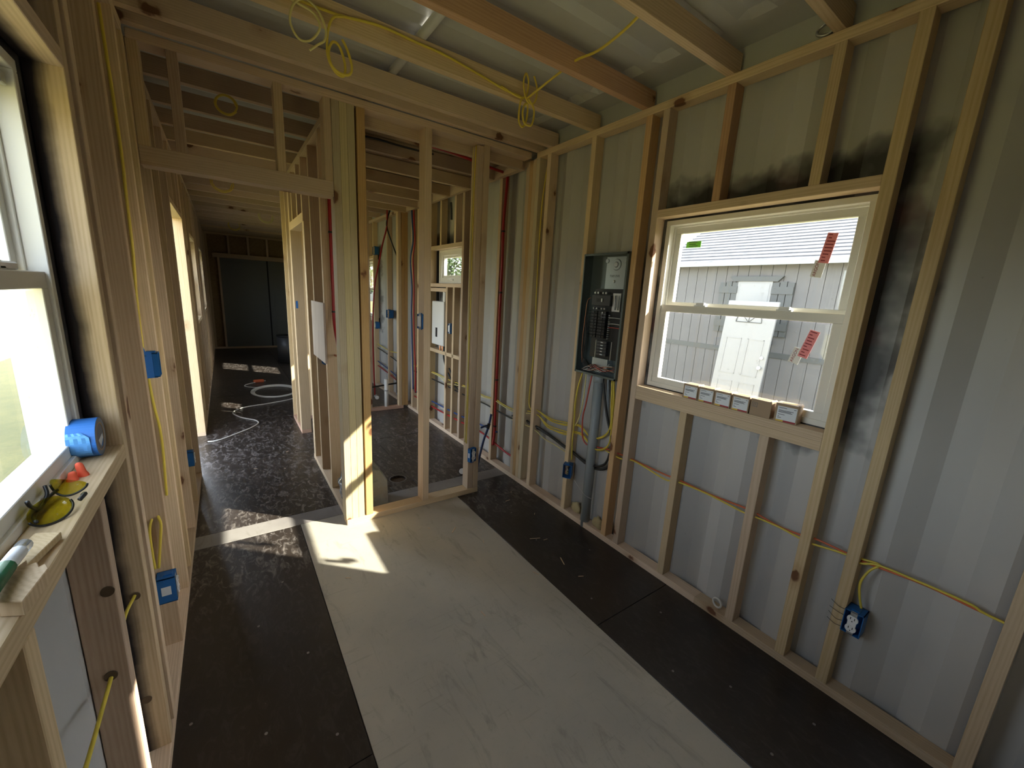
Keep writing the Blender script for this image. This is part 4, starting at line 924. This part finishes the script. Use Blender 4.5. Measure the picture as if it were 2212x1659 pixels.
# ------------------------------------------------------------------ things on the left sill
LS = 1.056
t = thing('tape_roll', 'roll of blue masking tape standing on the left window sill', 'tape roll', (-.30, 1.362, LS + .048))
cy_, cz_, ro, ri = 1.362, LS + .0475, .0475, .036
def annulus(x0, x1, ro, ri, n=40):
    q = MB()
    for k in range(n):
        a0 = 2 * math.pi * k / n; a1 = 2 * math.pi * (k + 1) / n
        P = lambda x, r, a_: (x, cy_ + r * math.cos(a_), cz_ + r * math.sin(a_))
        q.poly([P(x0, ro, a0), P(x0, ro, a1), P(x1, ro, a1), P(x1, ro, a0)]); q.poly([P(x0, ri, a0), P(x1, ri, a0), P(x1, ri, a1), P(x0, ri, a1)])
        q.poly([P(x1, ro, a0), P(x1, ro, a1), P(x1, ri, a1), P(x1, ri, a0)]); q.poly([P(x0, ro, a0), P(x0, ri, a0), P(x0, ri, a1), P(x0, ro, a1)])
    return q
annulus(-.331, -.281, ro, ri).build('tape', M_TAPE, t, smooth=True)
annulus(-.330, -.2805, ri, ri - .004).build('core', M_CARD, t, smooth=True)
annulus(-.2812, -.2806, ro - .001, ri + .0005).build('side_rim', plain('grey_tape_side', (.20, .22, .25), .7), t)
q = MB().cyl((-.300, cy_, cz_), (-.2815, cy_, cz_), ri - .004, 32); q.build('liner_label', M_LINE, t)
q = MB().poly([(-.2810, cy_ - .020, cz_ - .005), (-.2810, cy_ + .020, cz_ + .002), (-.2810, cy_ + .022, cz_ - .010), (-.2810, cy_ - .006, cz_ - .024)]).build('liner_patch', M_LABEL, t, normals=False)
q = MB().poly([(-.2809, cy_ + .023, cz_ - .010), (-.2809, cy_ - .006, cz_ - .025), (-.2809, cy_ + .012, cz_ - .029)]).build('liner_patch', M_BLUE, t, normals=False)
fl = MB(); n = 10
for k in range(n):
    for j in range(6):
        def fp(i, jj):
            a_ = math.radians(150 + 75 * i / n); x = -.330 + .040 * jj / 6 * (1 if i > 2 else .65 + .17 * i)
            r = ro + .0015 + .004 * abs(math.sin(jj * 1.6 + i * .5)) * (.5 + .5 * math.sin(i))
            return (x, cy_ + r * math.cos(a_), cz_ + r * math.sin(a_))
        fl.poly([fp(k, j), fp(k + 1, j), fp(k + 1, j + 1), fp(k, j + 1)])
fl.build('loose_end', M_TAPE2, t, smooth=True)
def plug(label, x, y, h, lean, r=.0065):
    q = MB(); seg = 10; prev = None; n = 14
    for i in range(seg):
        for s in (0, 1):
            pass
    pr = [(r * 1.35, 0), (r * 1.3, .15), (r * 1.05, .3), (r, .5), (r * .95, .75), (r * .8, .9), (r * .45, .98), (0.0005, 1)]
    vs = []; fs = []
    for (rr, tt) in pr:
        for k in range(n):
            an = 2 * math.pi * k / n; vs.append((rr * math.cos(an) + lean * tt * h, rr * math.sin(an), tt * h))
    for i in range(len(pr) - 1):
        for k in range(n): fs.append((i * n + k, i * n + (k + 1) % n, (i + 1) * n + (k + 1) % n, (i + 1) * n + k))
    me = bpy.data.meshes.new('ear_plug'); me.from_pydata(vs, [], fs)
    for p in me.polygons: p.use_smooth = True
    o = link('ear_plug', me, M_CORAL); o.location = (x, y, LS); tag(o, label, 'ear plug', 'ear plugs on the left sill')
plug('taller orange foam ear plug beside the tape roll', -.290, 1.225, .032, -.15, .0075)
plug('shorter orange foam ear plug left of the taller one', -.303, 1.205, .020, .1, .0075)
# safety glasses
t = thing('safety_glasses', 'yellow-lensed safety glasses with black frame on the left sill', 'safety glasses', (-.29, 1.05, LS))
def lens(c, ux, uy, w_, h, bulge, name='lens', mat=M_LENS):
    c = Vector(c); ux = Vector(ux).normalized(); uy = Vector(uy); uy = (uy - ux * uy.dot(ux)).normalized(); n_ = ux.cross(uy)
    q = MB(); NN = 12; R8 = 5
    def P(a_, r_):
        x = math.cos(a_) * r_; y = math.sin(a_) * r_; y *= (1 - .25 * x)
        return c + ux * (x * w_ / 2) + uy * (y * h / 2) - n_ * (bulge * (r_ * r_ * (x * x / (r_ * r_ + 1e-9))))
    for i in range(R8):
        for k in range(24):
            a0 = 2 * math.pi * k / 24; a1 = 2 * math.pi * (k + 1) / 24; r0 = i / R8; r1 = (i + 1) / R8
            q.poly([P(a0, r0), P(a0, r1), P(a1, r1), P(a1, r0)] if i else [P(0, 0), P(a0, r1), P(a1, r1)])
    o = q.build(name, mat, t, smooth=True, normals=False)
    rim = [P(2 * math.pi * k / 24, 1.0) for k in range(12, 25)]
    tube('frame_rim', rim, .0022, M_BLACK, t, 2, 6); return o
lens((-.283, 1.018, LS + .022), (.42, .80, .03), (-.45, .05, .60), .078, .045, .012)
lens((-.288, 1.100, LS + .026), (.75, -.25, -.02), (-.2, -.1, .7), .058, .040, .010)
tube('nose_bridge', [(-.262, 1.058, LS + .012), (-.256, 1.070, LS + .018), (-.262, 1.084, LS + .012)], .004, M_BLACK, t, 4, 6)
tube('temple', [(-.300, .985, LS + .014), (-.312, 1.02, LS + .010), (-.314, 1.06, LS + .008), (-.311, 1.09, LS + .020), (-.316, 1.105, LS + .034)], .0032, M_BLACK, t, 5, 6)
tube('temple', [(-.305, 1.12, LS + .016), (-.313, 1.09, LS + .012), (-.312, 1.05, LS + .012), (-.316, 1.03, LS + .026), (-.317, 1.022, LS + .040)], .0032, M_BLACK, t, 5, 6)
W_SHIM = wood('pale_offcut_wood', ((.62, .47, .30), (.50, .35, .20), (.58, .44, .28)), False)
o = MB().prism([(-.258, .930, LS + .001), (-.292, .945, LS + .001), (-.312, .80, LS + .001), (-.286, .760, LS + .001)], (0, 0, .012)).build('wood_offcut', W_SHIM, bev=.001)
tag(o, 'thin flat wood offcut behind the glue tube on the left sill', 'wood offcut')
pts = [(-.240, .795), (-.247, .812), (-.252, .806), (-.258, .822), (-.266, .818), (-.272, .836), (-.284, .800), (-.272, .735), (-.246, .722)]
o = MB().prism([(x, y, LS + .001) for x, y in pts], (0, 0, .022)).build('wood_offcut', W_SHIM, bev=.001)
tag(o, 'splintered thick wood offcut at the front of the left sill', 'wood offcut')
t = thing('glue_tube', 'small clear tube with green end lying on the wood offcuts', 'tube', (-.277, .80, LS + .030))
tube('tube_body', [(-.281, .868, LS + .032), (-.280, .80, LS + .036)], .0095, M_BAG, t, 1, 12); tube('tube_wrap', [(-.2805, .845, LS + .0335), (-.2798, .80, LS + .036)], .0098, M_LABEL, t, 1, 12)
tube('tube_cap', [(-.2798, .80, LS + .036), (-.276, .70, LS + .040)], .0105, M_PLUGG, t, 1, 12)
# ------------------------------------------------------------------ bathroom: water heater niche
t = thing('water_heater', 'white wall-hung water heater in the bathroom wall niche', 'water heater', (1.93, 4.07, .93))
MB().box((1.858, 1.925), (3.905, 4.20), (.935, 1.40)).build('casing', M_WHITE, t, bev=.006)
MB().cyl((1.895, 3.955, 1.40), (1.895, 3.955, 1.50), .022, 14).build('vent_pipe', M_PVCW, t)
MB().box((1.8565, 1.858), (4.055, 4.10), (1.02, 1.12)).build('display', M_BLACK, t)
MB().cyl((1.88, 3.96, .935), (1.88, 3.96, .87), .009, 10).cyl((1.88, 4.02, .935), (1.88, 4.02, .87), .009, 10).build('fitting', M_COP, t)
MB().cyl((1.88, 3.925, .935), (1.88, 3.925, .88), .009, 10).build('fitting', M_BLACK, t)
plate(R_, 1, 3.873, 4.252, 1.50, name='niche_plate'); plate(R_, 1, 3.55, 4.252, .845, name='niche_plate')
cable('black_cable', 'black cable hanging below the water heater, left one', [(1.875, 3.93, .90), (1.885, 3.93, .78), (1.89, 3.84, .66), (1.89, 3.70, .56), (1.89, 3.55, .52)], .009, M_BLKC)
cable('black_cable', 'black cable hanging below the water heater, right one', [(1.89, 3.90, .90), (1.895, 3.90, .78), (1.90, 3.80, .68), (1.90, 3.66, .58), (1.90, 3.55, .53)], .008, M_BLKC)
# gauge on the floor
t = thing('pressure_gauge', 'small black pressure gauge standing on the bathroom floor', 'gauge', (1.53, 2.80, 0))
MB().cyl((1.53, 2.80, .028), (1.518, 2.786, .044), .030, 24).build('gauge_case', M_BLACK, t)
MB().cyl((1.518, 2.786, .044), (1.5172, 2.785, .0452), .025, 24).build('dial', M_WHITE, t)
MB().cyl((1.545, 2.81, .0), (1.535, 2.805, .03), .012, 12).build('stem', M_BLACK, t)
MB().prism([(1.5172, 2.785, .0455), (1.528, 2.777, .049), (1.5275, 2.7765, .050)], (-.0003, -.0003, .0004)).build('needle', M_BLACK, t)
# clear plastic bin and bag behind the post
o = thing('plastic_bin', 'cloudy clear plastic bin standing behind the doorway post', 'bin', (.75, 2.68, 0))
MB().prism([(.66, 2.64, .001), (.845, 2.64, .001), (.835, 2.62, .19), (.785, 2.62, .275), (.66, 2.62, .30)], (0, .004, 0)).build('front_side', M_FILM, o)
MB().prism([(.66, 2.80, .001), (.86, 2.80, .001), (.86, 2.82, .17), (.80, 2.82, .27), (.66, 2.82, .30)], (0, .004, 0)).build('rear_side', M_FILM, o)
MB().prism([(.845, 2.64, .001), (.86, 2.80, .001), (.86, 2.82, .17), (.835, 2.62, .19)], (.003, 0, 0)).build('end_side', M_FILM, o)
def bag():
    bm = bmesh.new(); bmesh.ops.create_icosphere(bm, subdivisions=4, radius=1); rn = random.Random(5)
    for vv in bm.verts:
        p = vv.co.copy(); k = 1 + .16 * math.sin(p.z * 9 + p.x * 6) + .12 * math.sin(p.x * 13 + p.y * 7) + .06 * math.sin(p.z * 23)
        taper = 1 - .75 * max(p.z, 0)
        vv.co = Vector((p.x * .038 * k * taper, p.y * .10 * k * taper, p.z * .125 * (1 + .1 * math.sin(p.x * 8))))
    me = bpy.data.meshes.new('plastic_bag'); bm.to_mesh(me); bm.free()
    for p in me.polygons: p.use_smooth = True
    o = link('plastic_bag', me, M_BAG); o.location = (.592, 2.77, .160); tag(o, 'crumpled clear plastic bag between studs at the doorway post', 'plastic bag')
bag()
# hall: white cord and coiled hose, orange plug
cord = [(-.235, 4.553, .006), (-.15, 4.56, .006), (.0, 4.70, .006), (.12, 4.83, .006), (.195, 4.971, .006), (.17, 5.10, .006), (.06, 5.25, .006), (-.02, 5.448, .006), (0, 5.58, .006), (.10, 5.70, .006), (.35, 5.78, .006), (.569, 5.869, .006), (.75, 6.00, .006)]
cable('extension_cord', 'white cord snaking across the dark hall floor', cord, .006, M_WHTC, 'cord', sub=8)
pts = []; rn = random.Random(11)
for i in range(6):
    for k in range(12):
        an = 2 * math.pi * k / 12; rr = 1 + rn.uniform(-.02, .02) + .03 * (i - 3); pts.append((.48 + .27 * rr * math.cos(an), 6.42 + .36 * rr * math.sin(an), .007 + .006 * (i % 3)))
pts += [(.75, 6.2, .008), (.78, 6.05, .008)]
cable('white_hose_coil', 'coil of white hose lying deep on the hall floor', pts, .006, M_WHTC, 'hose', sub=4)
cable('extension_cord', 'short white cord end beside the orange plug', [(.36, 6.72, .006), (.22, 6.80, .006), (.14, 6.93, .006), (.2, 7.05, .006), (.28, 7.10, .01)], .005, M_WHTC, 'cord', sub=6)
t = thing('orange_plug', 'orange plug end lying behind the coiled hose', 'plug', (.30, 7.12, 0))
MB().box((.26, .40), (7.10, 7.15), (.002, .045)).build('plug_body', M_ORG, t, bev=.01)
MB().box((.40, .42), (7.115, 7.12), (.015, .03)).box((.40, .42), (7.13, 7.135), (.015, .03)).build('prongs', M_GALV, t)
t = thing('dark_bin', 'dark barrel standing in shade at the end of the hall', 'barrel', (.98, 8.9, 0))
MB().cyl((.98, 8.9, 0), (.98, 8.9, .5), .22, 24).build('barrel_body', M_DGREY, t, smooth=True); MB().cyl((.98, 8.9, .5), (.98, 8.9, .52), .23, 24).build('barrel_lid', M_BLACK, t, smooth=True)
# bits on the floor
for lb, x, y, a_ in (('pale wood splinter on the black floor in front of the right wall', 1.50, 1.76, -.4), ('pale wood splinter on the beige sheet near the middle wall', 1.10, 2.10, .75), ('curled pale wood shaving on the black floor by the panel', 1.50, 1.50, 1.2)):
    c_, s_ = math.cos(a_) * .032, math.sin(a_) * .032
    tag(MB().prism([(x - c_, y - s_, .002), (x + c_, y + s_, .002), (x + c_ - .003, y + s_ + .004, .002), (x - c_ - .003, y - s_ + .005, .002)], (0, 0, .003)).build('wood_splinter', W_SHIM), lb, 'splinter')
t = [(1.895 + .004 * math.cos(a_), .80 + .022 * math.cos(a_), .062 + .022 * math.sin(a_)) for a_ in [k * math.pi / 8 for k in range(17)]]
cable('white_ring', 'white plastic ring lying on the bottom plate under the right window', t, .005, M_WHTC, 'ring', sub=2)

# ------------------------------------------------------------------ outside: shed
SX, GZ = 7.6, -.36
sh = thing('garden_shed', 'grey board shed with shingle roof outside the right window', 'shed', (SX, 3, GZ))
for k in range(34):
    y = -1.3 + k * .192
    MB().box((SX, SX + .03), (y + .004, y + .188), (GZ, 2.30)).build('siding_board', M_SIDING, sh)
MB().box((SX + .012, SX + 2.9), (-1.3, 5.23), (GZ, 2.30)).build('shed_body', M_SHUT, sh)
MB().box((SX - .012, SX), (-1.3, 5.23), (.70, .79)).build('band_trim', M_SHUT, sh)
rise = .56
for k in range(16):
    x0_ = SX - .22 + k * .125; zz = 2.27 + k * .125 * rise
    MB().prism([(x0_, -1.5, zz), (x0_ + .14, -1.5, zz + .14 * rise), (x0_ + .14, -1.5, zz + .14 * rise + .012), (x0_, -1.5, zz + .022)], (0, 6.95, 0)).build('shingle_course', M_SHINGLE, sh)
MB().prism([(SX - .20, -1.48, 2.26), (SX + 1.60, -1.48, 2.26 + 1.8 * rise), (SX + 3.3, -1.48, 2.26), ], (0, 6.9, 0)).build('roof_body', M_SIDING, sh)
MB().box((SX - .235, SX - .205), (-1.5, 5.45), (2.22, 2.29)).build('fascia', M_SLAB, sh)
wy0, wy1, wz0, wz1 = 3.26, 3.83, 1.05, 1.966
o = MB().box((SX - .03, SX), (wy0, wy1), (wz0, wz1)).build('shed_window', M_SLAB, sh)
MB().box((SX - .034, SX - .03), (wy0 + .04, wy1 - .04), (wz0 + .04, wz1 - .04)).build('window_cover', plain('white_cover', (.22, .22, .225), .6), o)
MB().prism([(SX - .05, wy0 - .16, 2.05), (SX - .05, wy1 + .16, 2.05), (SX - .05, wy1 + .08, 1.966), (SX - .05, wy0 - .08, 1.966)], (.05, 0, 0)).build('cornice', M_SHUT, sh)
MB().prism([(SX - .05, wy0 - .08, 1.05), (SX - .05, wy1 + .08, 1.05), (SX - .05, wy1 + .16, .93), (SX - .05, wy0 - .16, .93)], (.05, 0, 0)).build('lower_apron', M_SHUT, sh)
for (ya, yb_) in ((2.93, 3.26), (3.83, 4.16)):
    s_ = MB()
    for k in range(3): s_.box((SX - .03, SX - .005), (ya + k * .112, ya + k * .112 + .10), (1.06, 1.966 - (.0 if k == 1 else .02)))
    s_.box((SX - .045, SX - .03), (ya, yb_), (1.16, 1.28)); s_.box((SX - .045, SX - .03), (ya, yb_), (1.76, 1.88)); s_.build('shutter', M_SHUT, sh)
t = thing('leaning_door', 'pale six-panel door slab leaning against the shed', 'door slab', (6.9, 3.2, GZ))
ld = MB().box((6.78, 6.82), (2.86, 3.64), (GZ, 1.62)).build('door_slab', M_SLAB, t, bev=.003)
for (ya, yb_) in ((2.95, 3.20), (3.30, 3.55)):
    for (za, zb) in ((-.2, .30), (.42, 1.02)):
        MB().box((6.774, 6.78), (ya, yb_), (za, za + .015)).box((6.774, 6.78), (ya, yb_), (zb - .015, zb)).box((6.774, 6.78), (ya, ya + .015), (za, zb)).box((6.774, 6.78), (yb_ - .015, yb_), (za, zb)).build('panel_moulding', M_SLAB, ld)
arc = [(6.774, 3.25 + .20 * math.cos(k * math.pi / 12), 1.28 + .20 * math.sin(k * math.pi / 12)) for k in range(13)]
tube('fan_light', arc + [arc[0]], .006, M_SHUT, ld, 1, 6)
for k in (3, 6, 9): tube('fan_bar', [(6.774, 3.25, 1.28), arc[k]], .004, M_SHUT, ld, 1, 6)
MB().cyl((6.78, 2.93, .58), (6.74, 2.93, .58), .028, 14).build('door_knob', M_GALV, ld); MB().cyl((6.78, 2.93, .74), (6.765, 2.93, .74), .025, 14).build('deadbolt', M_GALV, ld)
t.rotation_euler[1] = math.radians(6)
# trees
def tree(label, x, y, h, r, seed):
    t = thing('tree', label, 'tree', (x, y, GZ), 'trees around the site'); rn = random.Random(seed)
    MB().cyl((x, y, GZ), (x + .1, y, GZ + h * .6), .16, 10, .07).build('trunk', M_TRUNK, t)
    vs = []; fs = []
    for k in range(2600):
        th = rn.uniform(0, 6.283); u = rn.uniform(-1, 1); rr = r * rn.uniform(.55, 1.0) ** .6 * (1 + .25 * math.sin(th * 3 + seed) * math.cos(u * 4))
        c = Vector((x + rr * math.sqrt(1 - u * u) * math.cos(th), y + rr * math.sqrt(1 - u * u) * math.sin(th), GZ + h * .62 + u * h * .40))
        d1 = Vector((rn.gauss(0, 1), rn.gauss(0, 1), rn.gauss(0, 1))).normalized() * .14; d2 = d1.orthogonal().normalized() * .09
        i = len(vs); vs += [tuple(c - d1), tuple(c + d2), tuple(c + d1), tuple(c - d2)]; fs.append((i, i + 1, i + 2, i + 3))
    off = PL(t); me = bpy.data.meshes.new('crown'); me.from_pydata([tuple(Vector(v_) - off) for v_ in vs], [], fs); o = link('foliage', me, M_TREEL, t); o['kind'] = 'stuff'
tree('leafy tree seen through the bathroom window', 12.5, 21.5, 5.0, 3.0, 1)
tree('leafy tree beyond the shed, next to the one seen from the bathroom', 9.5, 26, 5.5, 3.2, 2)
tree('tree far out on the left lawn, nearer one', -17, 16, 6, 3.0, 3)
tree('tree far out on the left lawn, farther one', -22, 26, 7, 3.4, 4)

# ------------------------------------------------------------------ portals for the sky light
portal(XR + D + .12, .965, 1.486, .87, .87, (0, H, 0)); portal(SL - .12, .965, 1.486, .87, .87, (0, -H, 0))
portal(SL - .06, 4.26, 1.0, 2.0, 1.0, (0, -H, 0))
for a_ in WIN_R[1:]: portal(XR + D + .12, (a_[0] + a_[1]) / 2, (a_[2] + a_[3]) / 2, a_[3] - a_[2], a_[1] - a_[0], (0, H, 0))
for a_ in WIN_L[1:]: portal(SL - .12, (a_[0] + a_[1]) / 2, (a_[2] + a_[3]) / 2, a_[3] - a_[2], a_[1] - a_[0], (0, -H, 0))
